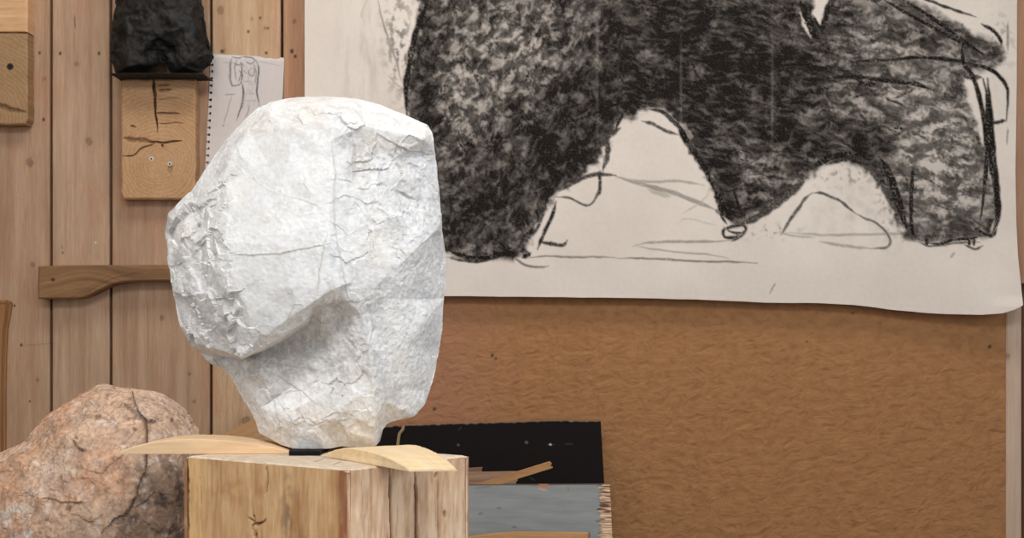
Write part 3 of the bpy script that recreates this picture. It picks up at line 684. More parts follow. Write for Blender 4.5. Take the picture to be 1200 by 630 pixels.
nz = fbm3(SV * 70, 7, 4); nz2 = fbm3(SV * 260, 9, 3); nlow = fbm3(SV * 22, 15, 3)
inside = np.clip(np.abs(Nn[:, 1]) * 1.6 - .25, .25, 1)
a1 = (.0015 * (1 - .85 * clear) * (1 - .85 * right) * (1 - .6 * recess) + .0034 * rough_l + .0012 * panel) * inside
a2 = (.0007 * (1 - .9 * clear) * (1 - .7 * right) + .0014 * rough_l + .0005 * neck + .0007 * panel) * inside
disp = a1 * f1 + a2 * f2 + nz * (.0007 + .0006 * panel + .0004 * recess - .0003 * clear - .0003 * right) + nz2 * (.00035 + .0003 * recess + .0003 * panel + .00015 * right - .0002 * clear) + nlow * .0012
edge_fade = 1.0
bot = sstep(Z_SLAB + .004, Z_SLAB + .02, SV[:, 2])
# fine fractures and the dark vein lines
Dv = np.zeros(len(SV))
for ln, w, k in [([(263, 295), (290, 298), (330, 296), (360, 290), (388, 285)], 1.0, .5), ([(372, 345), (376, 310), (384, 270)], .8, .45), ([(388, 165), (392, 200), (391, 240), (396, 290)], 1.1, .35), ([(440, 155), (470, 172), (490, 178), (510, 180)], .9, .5), ([(414, 160), (416, 185), (413, 210)], 1.6, .3), ([(427, 345), (437, 380), (430, 410)], .7, .35), ([(325, 440), (350, 455), (370, 472)], .9, .4), ([(308, 440), (322, 470), (330, 500)], .8, .35), ([(286, 190), (310, 220), (360, 235), (386, 250)], .8, .15), ([(395, 280), (402, 320), (410, 350)], 1.2, .3)]:
    stroke(Dv, px, py, ln, w, k, .9, .4)
Dv *= front
SV = SV + Nn * ((disp - .0018 * Dv) * bot)[:, None]
SV[:, 2] = np.maximum(SV[:, 2], Z_SLAB)
white = lin(233, 231, 228)
C = np.tile(white, (len(SV), 1))
warm = .45 * blob(px, py, 360, 135, 22, 16) + .45 * blob(px, py, 465, 170, 40, 12) + .35 * blob(px, py, 425, 175, 14, 35) + .3 * blob(px, py, 440, 300, 20, 25) + .3 * blob(px, py, 372, 500, 40, 18) + .25 * blob(px, py, 215, 270, 18, 30) + .3 * blob(px, py, 400, 505, 30, 14) + .25 * blob(px, py, 300, 145, 15, 15)
warm = warm * front + .18 * sstep(.1, .7, fbm3(SV * 28, 21, 3))
C = mix(C, lin(226, 209, 186), np.clip(warm, 0, .8))
grey = .42 * sstep(.05, .6, fbm3(SV * 34, 31, 4)) * (.5 + .5 * (1 - clear)) + .75 * recess * sstep(-.6, .4, fbm3(SV * 60, 33, 3)) + .25 * rough_l * sstep(-.2, .5, fbm3(SV * 50, 36, 3)) + .3 * neck * sstep(-.1, .5, fbm3(SV * 40, 34, 3)) + .12 * clear * sstep(.0, .5, fbm3(SV * 25, 38, 3))  # recess term: greyer crystal, deepened to stand in for shade under the lip
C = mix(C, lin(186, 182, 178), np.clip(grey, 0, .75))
speck = sstep(.30, .62, fbm3(SV * 160, 41, 3)) * (.25 + .5 * panel + .4 * right + .3 * recess)
C = mix(C, lin(200, 200, 206), np.clip(speck, 0, .6))
cl1 = fbm3(SV * 45 + .9 * np.stack([fbm3(SV * 40, 91, 2), fbm3(SV * 40, 92, 2), fbm3(SV * 40, 93, 2)], 1), 55, 4)
C = mix(C, lin(192, 190, 187), .34 * sstep(.0, .6, cl1) * (1 - .35 * clear))
ridge = 1 - np.abs(fbm3(SV * 75, 57, 3)) * 3
C = mix(C, lin(196, 190, 182), .25 * sstep(.6, 1, ridge) * (1 - .5 * clear))
cry = fbm3(SV * 330, 59, 2)
C = mix(C, lin(176, 174, 176), .45 * sstep(.12, .55, cry) * np.clip(.25 + .5 * panel + .5 * right + .6 * recess + .3 * neck + .2 * rough_l, 0, 1))
vein = sstep(.06, .0, np.abs(fbm3(SV * 30, 51, 3))) * .5 + .45 * sstep(.15, .5, -cry)
C = mix(C, lin(240, 240, 240), np.clip(vein, 0, .8))
C = mix(C, lin(140, 120, 104), np.clip(Dv, 0, .7))
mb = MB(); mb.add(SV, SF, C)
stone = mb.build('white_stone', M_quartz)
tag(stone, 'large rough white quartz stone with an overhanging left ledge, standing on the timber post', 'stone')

# =================================================================== POST
hp = .136; ZP = CAM_Z - hp
Cc = wp(408, 550, F * hp / 170); dl = F * hp / 153.8; dr = F * hp / 153
Lc = wp(215.5, 533.8, dl); Rc = wp(551, 533, dr)
Cc[2] = Lc[2] = Rc[2] = ZP
eu = Lc - Cc; ev = Rc - Cc; Lu = np.linalg.norm(eu); Lv = np.linalg.norm(ev)
nu, nv = 165, 130
us = np.linspace(0, 1, nu); vs = np.linspace(0, 1, nv)
zs = np.concatenate([np.linspace(0, -.13, 100), [-.3, -.6, -ZP]])
def post_xy(u, v, z):
    p = Cc[None] + np.asarray(u)[..., None] * eu + np.asarray(v)[..., None] * ev
    return p
post = MB()
# side walls as one strip following the outline, corners eased
ring = [(u, 0) for u in us[:-1]] + [(1, v) for v in vs[:-1]] + [(u, 1) for u in us[:0:-1]] + [(0, v) for v in vs[:0:-1]]
ring = np.array(ring); ur, vr = ring[:, 0], ring[:, 1]
cu = np.abs(ur - .5) * 2; cv = np.abs(vr - .5) * 2
R, Zg = np.meshgrid(np.arange(len(ring)), zs)
u = ur[R].copy(); v = vr[R].copy()
nrm = np.stack([np.where(v == 0, -ev[0] / Lv, 0) + np.where(v == 1, ev[0] / Lv, 0) + np.where(u == 0, -eu[0] / Lu, 0) + np.where(u == 1, eu[0] / Lu, 0),
                np.where(v == 0, -ev[1] / Lv, 0) + np.where(v == 1, ev[1] / Lv, 0) + np.where(u == 0, -eu[1] / Lu, 0) + np.where(u == 1, eu[1] / Lu, 0), 0 * u], -1)
base = Cc[None, None] + u[..., None] * eu + v[..., None] * ev
base[..., 2] = ZP + Zg
px, py = px_of(base)
side = v == 0; rside = u == 0
s_u = u * Lu; s_v = v * Lv
sc_ = np.where(side | (v == 1), s_u, s_v + .5)
prof = .0018 * fbm(sc_ * 22, Zg * 4, 3, 3) + .0006 * fbm(sc_ * 120, Zg * 18, 4, 3)
cornr = np.minimum(np.where(side, np.minimum(s_u, Lu - s_u), 1), np.where(rside, np.minimum(s_v, Lv - s_v), 1))
prof = prof - .004 * sstep(.009, 0, cornr)
Dk = np.zeros_like(px); Dp = np.zeros_like(px)
m_l = side & (u < .98); m_r = rside & (v > .0)
Dl = np.zeros_like(px); Dr = np.zeros_like(px)
# left face: star shake, vertical checks
for ln, w, k in [([(298, 611), (296, 618), (300, 632)], .9, .95), ([(298, 612), (307, 612), (312, 608)], .7, .95), ([(298, 612), (291, 607)], .9, .8), ([(299, 611), (297, 603)], .9, .8), ([(300, 622), (302, 640)], .8, .9), ([(296, 612), (304, 615)], 1.3, .8), ([(312, 545), (313, 562), (311, 580)], .8, .5), ([(216, 535), (219, 560), (219, 600), (220, 632)], 2.2, .7), ([(235, 560), (236, 632)], .6, .3)]:
    stroke(Dl, px, py, ln, w, k, .7, .3)
for ln, w, k in [([(456.5, 548), (458, 570), (459, 600), (461, 660)], 1.2, 1.0), ([(486, 551), (487, 580), (487, 600), (489, 660)], 1.4, 1.0), ([(514, 551), (514, 590), (515, 650)], .5, .45), ([(424, 560), (425, 600)], .5, .3), ([(521, 598), (522, 606)], 1.5, .45), ([(513, 554), (511, 560)], 1.8, .35)]:
    stroke(Dr, px, py, ln, w, k, .7, .15)
Dl *= side; Dr *= rside
prof = prof - .006 * np.maximum(Dl, Dr)
P = base + nrm / np.maximum(np.linalg.norm(nrm, axis=-1, keepdims=True), 1e-9) * prof[..., None]
top_wave = .0016 * fbm(us[:, None] * 5, vs[None, :] * 5, 7, 3)
# colours
Cl = wood(Zg, s_u, 81, lin(220, 182, 136), lin(180, 134, 88), (), 1.0, 3, 1.0)
Cl = mix(Cl, lin(150, 98, 56), np.clip(.55 * blob(px, py, 275, 575, 35, 14) * sstep(-.4, .4, fbm(px * .05, py * .05, 5, 3)) + .6 * sstep(.1, .6, fbm(s_u * 24, Zg * 5 + .3, 83, 3)), 0, .7))
Cl = mix(Cl, lin(120, 98, 82), np.clip(.8 * blob(px, py, 336, 600, 7, 45) * sstep(-.3, .3, fbm(px * .1, py * .05, 6, 3)), 0, .8))
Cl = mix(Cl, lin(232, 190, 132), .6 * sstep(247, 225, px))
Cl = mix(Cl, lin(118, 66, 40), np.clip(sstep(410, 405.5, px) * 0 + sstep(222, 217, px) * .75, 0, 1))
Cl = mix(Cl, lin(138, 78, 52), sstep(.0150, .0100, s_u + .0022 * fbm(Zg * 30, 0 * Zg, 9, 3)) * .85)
Cr = wood(Zg, s_v, 85, lin(232, 200, 164), lin(196, 154, 120), (), 1.1, 3, .85)
Cr = mix(Cr, lin(236, 208, 176), .5 * sstep(.0, .5, fbm(s_v * 40, Zg * 6, 87, 3)))
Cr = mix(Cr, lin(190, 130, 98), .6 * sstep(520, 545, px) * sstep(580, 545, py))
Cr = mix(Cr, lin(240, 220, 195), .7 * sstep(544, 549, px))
Cr = mix(Cr, lin(146, 84, 54), sstep(.004, .001, s_v) * .8)
mot = fbm(s_u * 230, Zg * 32, 88, 4) + .6 * fbm(s_u * 45, Zg * 26, 89, 3)
Cl = mix(Cl, lin(158, 108, 64), np.clip((.26 * sstep(.0, .6, mot)), 0, 1)); Cl = mix(Cl, lin(232, 198, 152), .25 * sstep(.0, .6, -mot))
mor = fbm(s_v * 200, Zg * 34, 98, 4) + .5 * fbm(s_v * 60, Zg * 30, 99, 3)
Cr = mix(Cr, lin(178, 136, 102), np.clip(.5 * sstep(.05, .6, mor), 0, 1)); Cr = mix(Cr, lin(242, 216, 186), .45 * sstep(.0, .6, -mor))
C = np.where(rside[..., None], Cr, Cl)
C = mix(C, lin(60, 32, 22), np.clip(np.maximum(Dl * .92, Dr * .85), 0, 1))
C = mix(C, lin(120, 40, 34), .5 * Dr * (px > 470))
nr = len(ring); nz_ = len(zs)
i = np.arange(nz_ * nr).reshape(nz_, nr); j = np.roll(i, -1, 1)
q = np.stack([i[:-1], i[1:], j[1:], j[:-1]], -1).reshape(-1, 4)
post.add(P.reshape(-1, 3), q, C.reshape(-1, 3))
# top face: meets the eased rim
Ug, Vg = np.meshgrid(us, vs, indexing='ij')
T = Cc[None, None] + Ug[..., None] * eu + Vg[..., None] * ev
ringtop = {}
for k, (a, b) in enumerate(ring): ringtop[(round(a, 6), round(b, 6))] = P[0, k]
for a in range(nu):
    for b in ((0, nv - 1) if 0 < a < nu - 1 else range(nv)):
        T[a, b] = ringtop[(round(us[a], 6), round(vs[b], 6))]
tpx, tpy = px_of(T)
e = np.minimum(np.minimum(Ug, 1 - Ug) * Lu, np.minimum(Vg, 1 - Vg) * Lv)
def rim(u, v): return -.0026 + .0020 * fbm(u * 9 + 3, v * 9, 8, 3) - .003 * np.exp(-((u - .50) / .035) ** 2) * (v < .02)
T[..., 2] = ZP + rim(Ug, Vg) * sstep(.006, 0, e)
Ct = mix(np.array(lin(238, 224, 204)), lin(206, 178, 146), np.clip(.5 + .7 * fbm(Ug * 14, Vg * 60, 91, 3), 0, 1))
Dt = np.zeros_like(tpx)
for ln in ([(368, 541), (380, 537)], [(390, 545), (400, 540)], [(375, 535), (410, 540)]): stroke(Dt, tpx, tpy, ln, .4, .7, .4, .2)
Ct = mix(Ct, lin(90, 60, 40), Dt)
post.grid(T, Ct)
PV = post.v[0].reshape(nz_, nr, 3)
PV[0, :, 2] = ZP + rim(ur, vr)
post.add(P[-1], [list(range(nr))], lin(180, 130, 80))
tag(post.build('timber_post', M_post), 'thick square-hewn timber post with split faces, carrying the white stone', 'post')

# thin black slab filling the dark gap under the stone
mb = MB()
U, Vv = np.meshgrid(np.linspace(0, 1, 14), np.linspace(0, 1, 24))
X = -.2312 + U * .0322 + .001 * n2(Vv * 5, U * 2, 3); Y = 1.238 + Vv * .085 - CAM_D + .001 * n2(U * 6, Vv, 4)
Pp = np.stack([X, Y, np.full_like(X, Z_SLAB - .0002)], -1)
mb.slab(Pp, lin(22, 20, 19), (0, 0, -.0046))
tag(mb.build('black_slab', M_black), 'small thin black slab between the white stone and the post', 'pad')

# =================================================================== SHIMS (curved slab offcuts)
def shim(A, Bq, Cq, Dq, h, peak, seed, light, dark, ez=.0015, tipl=.002):
    """flat underside A-B-C-D (A>B along the curve), domed top"""
    A, Bq, Cq, Dq = [np.array(t, float) for t in (A, Bq, Cq, Dq)]
    S, Wd = np.meshgrid(np.linspace(0, 1, 110), np.linspace(0, 1, 34))
    Pb = (A * (1 - S[..., None]) + Bq * S[..., None]) * (1 - Wd[..., None]) + (Dq * (1 - S[..., None]) + Cq * S[..., None]) * Wd[..., None]
    sp = np.where(S < peak, S / peak * .5, .5 + (S - peak) / (1 - peak) * .5)
    hh = tipl * sstep(0, .01, S) + h * np.clip(1 - (2 * sp - 1) ** 2, 0, 1) ** .85 + .0005 * fbm(S * 18, Wd * 3, seed, 3)
    e = np.minimum(Wd, 1 - Wd)
    hh = hh - .0012 * sstep(.04, 0, e)
    Pt = Pb.copy(); Pt[..., 2] += np.maximum(hh, .0006)
    Pb[..., 2] += .0002
    Ln = np.linalg.norm(Bq - A)
    C = wood(S * Ln, Wd * .06, seed, lin(*light), lin(*dark), (), .8, .6, .7)
    m = MB(); nvv, nuu = S.shape
    m.grid(Pt, C); m.grid(Pb[:, ::-1], C)
    # rim: strips with several rows so the cut face shows its grain
    for (ti, bi) in ((Pt[0], Pb[0]), (Pt[-1], Pb[-1]), (Pt[:, 0], Pb[:, 0]), (Pt[:, -1], Pb[:, -1])):
        r = np.linspace(0, 1, 14)[:, None, None]
        G = ti[None] * (1 - r) + bi[None] * r
        k = len(ti); sg, rg = np.meshgrid(np.linspace(0, Ln, k), np.linspace(0, h, 14))
        zr = G[..., 2] - bi[None][..., 2]
        Cg = wood(sg, zr * 1.5, seed + 3, lin(*light) * .97, lin(*dark), (), 1.6, .5, .9)
        m.grid(G, Cg)
    return m
ZT = ZP + .0002
dS = 1.253
p0 = np.array([X_at(139.5, dS), dS - CAM_D, ZT]); p1 = np.array([X_at(340, dS), dS - CAM_D, ZT])
bk = np.array([.006, .055, 0])
shim(p0, p1, p1 + bk * .9 - np.array([.012, 0, 0]), p0 + bk, .0140, .42, 101, (240, 210, 170), (214, 174, 130)).build('wood_shim', M_wood)
o = bpy.data.objects['wood_shim']; tag(o, 'left curved pale wood shim under the stone, sticking out past the post', 'shim', 'curved shims under the white stone')
def on_top(px_, py_): d = F * hp / (py_ - HY); return np.array([X_at(px_, d), d - CAM_D, ZT])
A = on_top(379, 534.3); Bq = on_top(480, 552.8); Cq = on_top(536, 552.0); Dq = A + np.array([.072, .047, 0])
o = shim(A, Bq, Cq, Dq, .0115, .45, 103, (246, 224, 184), (226, 190, 142)).build('wood_shim', M_wood)
tag(o, 'right curved pale wood shim, hanging over the front right face of the post', 'shim', 'curved shims under the white stone')

# =================================================================== PINK BOULDER
B0 = 1.74
sil = [(-75, 560, 0), (-60, 548, 0), (-30, 543, 0), (-4, 534, -3), (18, 524, -3.5), (33, 516, -3.5), (42, 501, -4), (52, 490, -4), (66, 479, -4), (82, 469, -4), (100, 458, -3.5), (112, 451.5, -3), (121, 449.5, -3), (134, 453.5, -3), (147, 455, -3), (160, 455.5, -3), (176, 457.5, -3), (190, 462, -3), (200, 469, -3), (210, 478, -2.5), (219, 491, -2), (226, 505, -1.5), (231, 522, -1), (233, 560, 0), (232, 600, 0), (228, 640, 0), (215, 680, .5), (185, 705, 2), (140, 718, 3), (80, 722, 3), (20, 720, 2), (-30, 705, 1), (-65, 670, 0), (-85, 620, 0)]
nb = len(sil)
inner = [(0, 540, 2), (22, 531, 2.2), (40, 520, 2.4), (50, 504, 2.2), (62, 492, 2.4), (78, 480, 2.0), (96, 468, 1.4), (122, 460, 2), (158, 470, 3.5), (195, 480, 2), (30, 535, 5), (80, 510, 8), (125, 490, 7), (160, 500, 8), (200, 510, 5.5), (218, 530, 3.5), (-20, 560, 4), (20, 575, 8.5), (70, 560, 11), (120, 545, 12), (165, 540, 11.5), (205, 560, 8), (222, 575, 4), (-40, 610, 5), (10, 620, 10), (60, 615, 13), (110, 600, 14), (155, 595, 13), (200, 610, 9.5), (222, 620, 4), (20, 670, 10), (80, 670, 13), (140, 665, 13), (190, 660, 9), (100, 705, 7)]
vv, tris, loop = cdt_front(sil, inner)
FR = wp(vv[:, 0], vv[:, 1], B0 - vv[:, 2] / 100)
cen = wp(78, 590, B0); zb = wp(0, 722, B0)[2]
BV, BF = close_back(FR, tris, loop, [(.98, .05), (.85, .12), (.5, .17)], cen, None)
for lev in range(5):
    BV, BF = subdiv(BV, BF)
    if lev in (1, 2, 3): BV = relax(BV, BF, .42)
px, py = px_of(BV); front = BV[:, 1] < B0 - CAM_D + .01
Nn = normals(BV, BF)
if (Nn * (BV - cen)).sum() < 0: BF = BF[:, ::-1]; Nn = -Nn
Dv = np.zeros(len(BV)); 
for ln, w, k in [([(155, 460), (158, 472), (163, 485), (170, 495), (171, 515), (170, 535), (169, 550), (164, 562), (159, 580), (154, 592), (148, 600), (136, 606), (128, 614), (118, 624)], 1.1, .95), ([(165, 490), (172, 494), (182, 494)], 2.0, .8), ([(146, 472), (155, 480), (163, 487)], 1.6, .5), ([(46, 583), (60, 583), (72, 587), (95, 588), (108, 585)], .9, .6), ([(155, 594), (168, 588), (182, 575)], .8, .5), ([(86, 515), (92, 524), (98, 528)], 1.6, .55), ([(158, 580), (152, 594), (145, 601)], 1.8, .8), ([(30, 620), (40, 600), (48, 588)], .8, .35)]:
    stroke(Dv, px, py, ln, w, k, .8, .4)
Dv *= front
f1 = facet_noise(BV, .05, 13); f2 = facet_noise(BV, .018, 15)
lo = fbm3(BV * 16, 3, 3)
disp = .0022 * f1 + .0008 * f2 + .0030 * lo + .0014 * fbm3(BV * 60, 5, 4) + .0006 * fbm3(BV * 250, 8, 2) - .006 * Dv
BV = BV + Nn * disp[:, None]
base = lin(200, 168, 142)
C = np.tile(base, (len(BV), 1))
C = mix(C, lin(200, 148, 112), .60 * np.clip(sstep(-.1, .6, fbm3(BV * 14, 61, 4)) + .8 * blob(px, py, 75, 575, 28, 14) + .7 * blob(px, py, 8, 570, 18, 26) - .5 * blob(px, py, 190, 580, 50, 60), 0, 1))
C = mix(C, lin(212, 190, 174), .45 * sstep(.1, .6, fbm3(BV * 30, 63, 4)))
C = mix(C, lin(156, 130, 110), .45 * sstep(.1, .55, fbm3(BV * 42, 65, 4)))
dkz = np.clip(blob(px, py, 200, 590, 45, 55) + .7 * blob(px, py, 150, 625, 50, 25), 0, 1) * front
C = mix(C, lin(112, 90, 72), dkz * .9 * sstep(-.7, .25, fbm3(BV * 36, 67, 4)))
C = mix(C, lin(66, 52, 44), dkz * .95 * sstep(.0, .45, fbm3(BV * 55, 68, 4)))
C = mix(C, lin(178, 150, 126), .7 * blob(px, py, 195, 490, 30, 28) * front)
C = mix(C, lin(214, 206, 196), .85 * np.clip(blob(px, py, 18, 605, 20, 14) + blob(px, py, 30, 620, 14, 10), 0, 1) * sstep(-.2, .3, fbm3(BV * 50, 69, 3)) * front)
spk = sstep(.35, .6, fbm3(BV * 120, 71, 3)); C = mix(C, lin(104, 82, 70), .4 * spk)
spk = sstep(.38, .62, fbm3(BV * 90, 73, 3)); C = mix(C, lin(226, 214, 204), .35 * spk)
for (sx, sy, r) in [(114, 487, 3), (99, 527, 2.2), (133, 537, 2.0), (90, 512, 1.6), (158, 503, 2.4), (202, 492, 2.6), (80, 595, 4)]:
    C = mix(C, lin(92, 60, 50), .7 * sstep(r + 1.5, r - 1, np.hypot(px - sx, py - sy) + 1.5 * fbm(px * .2, py * .2, 3, 2)) * front)
fine = fbm3(BV * 190, 77, 3)
C = C * (1 + .24 * fine + .10 * fbm3(BV * 80, 78, 3))[:, None]
C = mix(C, lin(128, 100, 82), .5 * sstep(.45, .95, 1 - np.abs(fbm3(BV * 70, 79, 3)) * 4))
C = mix(C, lin(44, 34, 30), np.clip(Dv, 0, .9))
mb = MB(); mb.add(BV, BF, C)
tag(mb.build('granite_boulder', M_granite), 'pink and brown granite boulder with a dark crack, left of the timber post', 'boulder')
zmin = BV[:, 2].min()
# stump that carries the boulder
mb = MB(); n = 40
q = np.linspace(0, 2 * np.pi, n, endpoint=False); r = .15 + .006 * np.sin(q * 3)
zz = np.array([0, .2, .4, zmin])
Pst = np.stack([np.stack([cen[0] + r * np.cos(q), cen[1] + .04 + r * np.sin(q), np.full(n, z)], -1) for z in zz])
i = np.arange(len(zz) * n).reshape(len(zz), n); j = np.roll(i, -1, 1)
mb.add(Pst.reshape(-1, 3), np.stack([i[:-1], j[:-1], j[1:], i[1:]], -1).reshape(-1, 4), lin(150, 110, 76))
mb.add(Pst[-1], [list(range(n))], lin(200, 160, 116)); mb.add(Pst[0], [list(range(n))[::-1]], lin(150, 110, 76))
tag(mb.build('tree_stump', M_post), 'round wooden stump under the pink granite boulder', 'stump')

# =================================================================== BLACK SCULPTURE
S0 = CAM_D - .072
sil = [(150, -110, 0), (190, -122, 0), (225, -108, 0), (236, -70, 0), (232, -30, 0), (234, -5, 0), (237, 15, 0), (240.5, 36, 0), (244, 52, 0), (247, 62, 0), (246.5, 70, 0), (243, 75, 0), (238, 80, 0), (236, 86, 0), (216, 86, 0), (202, 86, -.5), (196, 86, -1), (195.5, 79, -1), (192, 75, -1), (187, 74, -1), (183.5, 77, -1), (182.5, 86, -1), (174, 86, -.5), (155, 86, 0), (135, 86, 0), (133, 78, 0), (130, 70, 0), (130, 61, 0), (132.5, 50, 0), (131.5, 35, 0), (133.5, 16, 0), (137, 2, 0), (133, -30, 0), (138, -75, 0)]
inner = [(150, 78, 4.2), (145, 60, 4.5), (150, 40, 5), (146, 15, 4.6), (150, -20, 5), (165, 55, 5), (168, 75, 4), (174, 66, 2.5), (180, 58, 1.0), (190, 62, .2), (200, 58, 1.0), (178, 76, .8), (199, 76, .8), (188, 68, -.2), (206, 70, 3.5), (215, 78, 4.6), (222, 62, 4.8), (236, 66, 3), (228, 45, 4.6), (214, 50, 4.8), (186, 42, 4.2), (170, 28, 5.6), (205, 25, 6.2), (190, 12, 6), (225, 10, 4.4), (190, -30, 6.5), (160, -60, 5), (215, -50, 5), (188, -90, 4), (210, 10, 5.0), (176, 10, 5.0), (160, 25, 4.6), (140, 72, 2.6)]
vv, tris, loop = cdt_front(sil, inner)
FR = wp(vv[:, 0], vv[:, 1], S0 - vv[:, 2] / 100)
nF = len(FR); BK = FR.copy(); BK[:, 1] = S0 - CAM_D + (.012 + .035 * np.clip(vv[:, 2] / 6, -.2, 1))
V = np.concatenate([FR, BK]); T = [list(t) for t in tris] + [[t[0] + nF, t[2] + nF, t[1] + nF] for t in tris]
for a, b in zip(loop, loop[1:] + loop[:1]): T += [[a, a + nF, b + nF], [a, b + nF, b]]
V, T = V, np.array(T)
for lev in range(4):
    V, T = subdiv(V, T)
    if lev in (1, 2): V = relax(V, T, .22)
Nn = normals(V, T); c0 = V.mean(0)
if (Nn * (V - c0)).sum() < 0: T = T[:, ::-1]; Nn = -Nn
disp = .0070 * fbm3(V * 30, 3, 3) + .0022 * facet_noise(V, .04, 4) + .0030 * (1 - 2 * np.abs(fbm3(V * 40, 12, 2))) + .0008 * fbm3(V * 150, 6, 3)
z_pl = wp(0, 85.5, S0)[2]
V = V + Nn * (disp * sstep(z_pl, z_pl + .03, V[:, 2]) )[:, None]
V[:, 2] = np.maximum(V[:, 2], z_pl - .002)
C = mix(np.tile(lin(46, 43, 40), (len(V), 1)), lin(24, 22, 20), np.clip(.5 + .8 * fbm3(V * 40, 9, 3), 0, 1))
sroot = empty('black_sculpture', wp(186, 92, S0), 'black lumpy two-legged sculpture on a thin plate, standing on the split timber block', 'sculpture')
mb = MB(); mb.add(V, T, C); mb.build('sculpted_body', M_bronze, sroot, smooth=True)
U, Vv = np.meshgrid(np.linspace(0, 1, 120), np.linspace(0, 1, 40))
zt = wp(0, 86.2, S0 - .04)[2]; zb_ = wp(0, 92.4, d1)[2]
X = X_at(130.5, S0 - .04) + U * (X_at(239, S0 - .04) - X_at(130.5, S0 - .04)); Y = S0 - CAM_D - .045 + Vv * .10 + .003 * n2(U * 9, Vv * 2, 4)
T1 = np.stack([X, Y, zt + .0022 * fbm(U * 14, Vv * 6, 5, 3) - .003 * sstep(.06, 0, np.minimum(U, 1 - U))], -1)
B1 = np.stack([X + .002 * n2(U * 9, Vv, 9), Y, np.full_like(X, zb_ + .0004)], -1)
mb = MB(); mb.slab(T1, lin(38, 36, 34), back=B1); mb.build('base_plate', M_bronze, sroot, smooth=False)

# =================================================================== LATH AT THE LEFT EDGE
dL = CAM_D - .014
ys = np.concatenate([np.arange(351, 560, 1.2), [700, HY + CAM_Z * F / dL - .5]])
V2, U = np.meshgrid(ys, np.linspace(0, 1, 40), indexing='ij')
xr_ = np.interp(V2, [351, 356, 370, 385, 420, 460, 900], [10.5, 12.5, 10.5, 7.5, 6, 5.2, 5]); PXl = -32 + U * (xr_ + 32)
P = wp(PXl, V2 + 1.5 * sstep(.85, 1, U) * (V2 < 352), dL); e = np.minimum((1 - U) * 40, V2 - 351)
P[..., 1] += .006 * sstep(3, 0, e)
C = wood(-V2 / 430, PXl / 430, 91, lin(176, 128, 84), lin(128, 86, 52), (), 1.2, 1, .9)
C = mix(C, lin(84, 56, 34), .5 * np.maximum(sstep(2.5, .8, np.abs((1 - U) * 40 - 3)), sstep(2, .6, np.abs(V2 - 355))))
B = P.copy(); B[..., 1] = -.001
mb = MB(); mb.slab(P, C, back=B)
tag(mb.build('wooden_lath', M_plank), 'narrow orange-brown wooden lath standing against the planks at the left edge', 'lath')

# =================================================================== OFFCUT BOARDS BEHIND THE POST
def plank_piece(name, quad, d0, d1_, thick, light, dark, seed, label, cat='offcut', group=None, mat=None, nn=(70, 26)):
    """quad of pixels tl, tr, br, bl; d0 at the left side, d1 at the right"""
    S, Wd = np.meshgrid(np.linspace(0, 1, nn[0]), np.linspace(0, 1, nn[1]))
    q = np.array(quad, float)
    PXq = (q[0, 0] * (1 - S) + q[1, 0] * S) * (1 - Wd) + (q[3, 0] * (1 - S) + q[2, 0] * S) * Wd
    PYq = (q[0, 1] * (1 - S) + q[1, 1] * S) * (1 - Wd) + (q[3, 1] * (1 - S) + q[2, 1] * S) * Wd
    P = wp(PXq, PYq, d0 * (1 - S) + d1_ * S)
    Ln = np.linalg.norm(P[0, -1] - P[0, 0]); Wn = np.linalg.norm(P[-1, 0] - P[0, 0])
    e = np.minimum(np.minimum(S, 1 - S) * Ln, np.minimum(Wd, 1 - Wd) * Wn)
    P[..., 1] += .0015 * sstep(.003, 0, e)
    C = wood(S * Ln, Wd * Wn, seed, lin(*light), lin(*dark), (), 1, 1, .9)
    m = MB(); m.slab(P, C, (0, thick, .0))
    return tag(m.build(name, mat or M_wood), label, cat, group)
# two boards leaning on the wall, feet on the floor behind the post
def leaning(name, tl, tr, d, w_foot, light, dark, seed, label, group=None):
    """board whose slanting top edge is tl-tr; it runs down to the floor"""
    zf = .001; yb = HY + (CAM_Z - zf) * F / (d - .0)
    quad = [tl, tr, (tr[0] + w_foot, yb), (tl[0] + w_foot, yb)]
    S, Wd = np.meshgrid(np.linspace(0, 1, 50), np.concatenate([np.linspace(0, .15, 50), np.linspace(.2, 1, 12)]))
    q = np.array(quad, float)
    PXq = (q[0, 0] * (1 - S) + q[1, 0] * S) * (1 - Wd) + (q[3, 0] * (1 - S) + q[2, 0] * S) * Wd
    PYq = (q[0, 1] * (1 - S) + q[1, 1] * S) * (1 - Wd) + (q[3, 1] * (1 - S) + q[2, 1] * S) * Wd
    P = wp(PXq, PYq, d)
    C = wood((PXq * .9 + PYq * -.45) / 430, (PXq * .45 + PYq * .9) / 430, seed, lin(*light), lin(*dark), (), 1, 1.2, .9)
    m = MB(); m.slab(P, C, (0, .02, 0))
    return tag(m.build(name, M_wood), label, 'board', group)
leaning('leaning_board', (244, 517), (330, 474), CAM_D - .10, 0, (204, 160, 116), (160, 118, 80), 111, 'pale board with a slanting top, leaning behind the white stone’s lower left side')
leaning('leaning_board', (262, 525), (345, 490), CAM_D - .13, 0, (196, 156, 118), (158, 120, 88), 112, 'second board just below the slanting one, seen between stone and left shim')

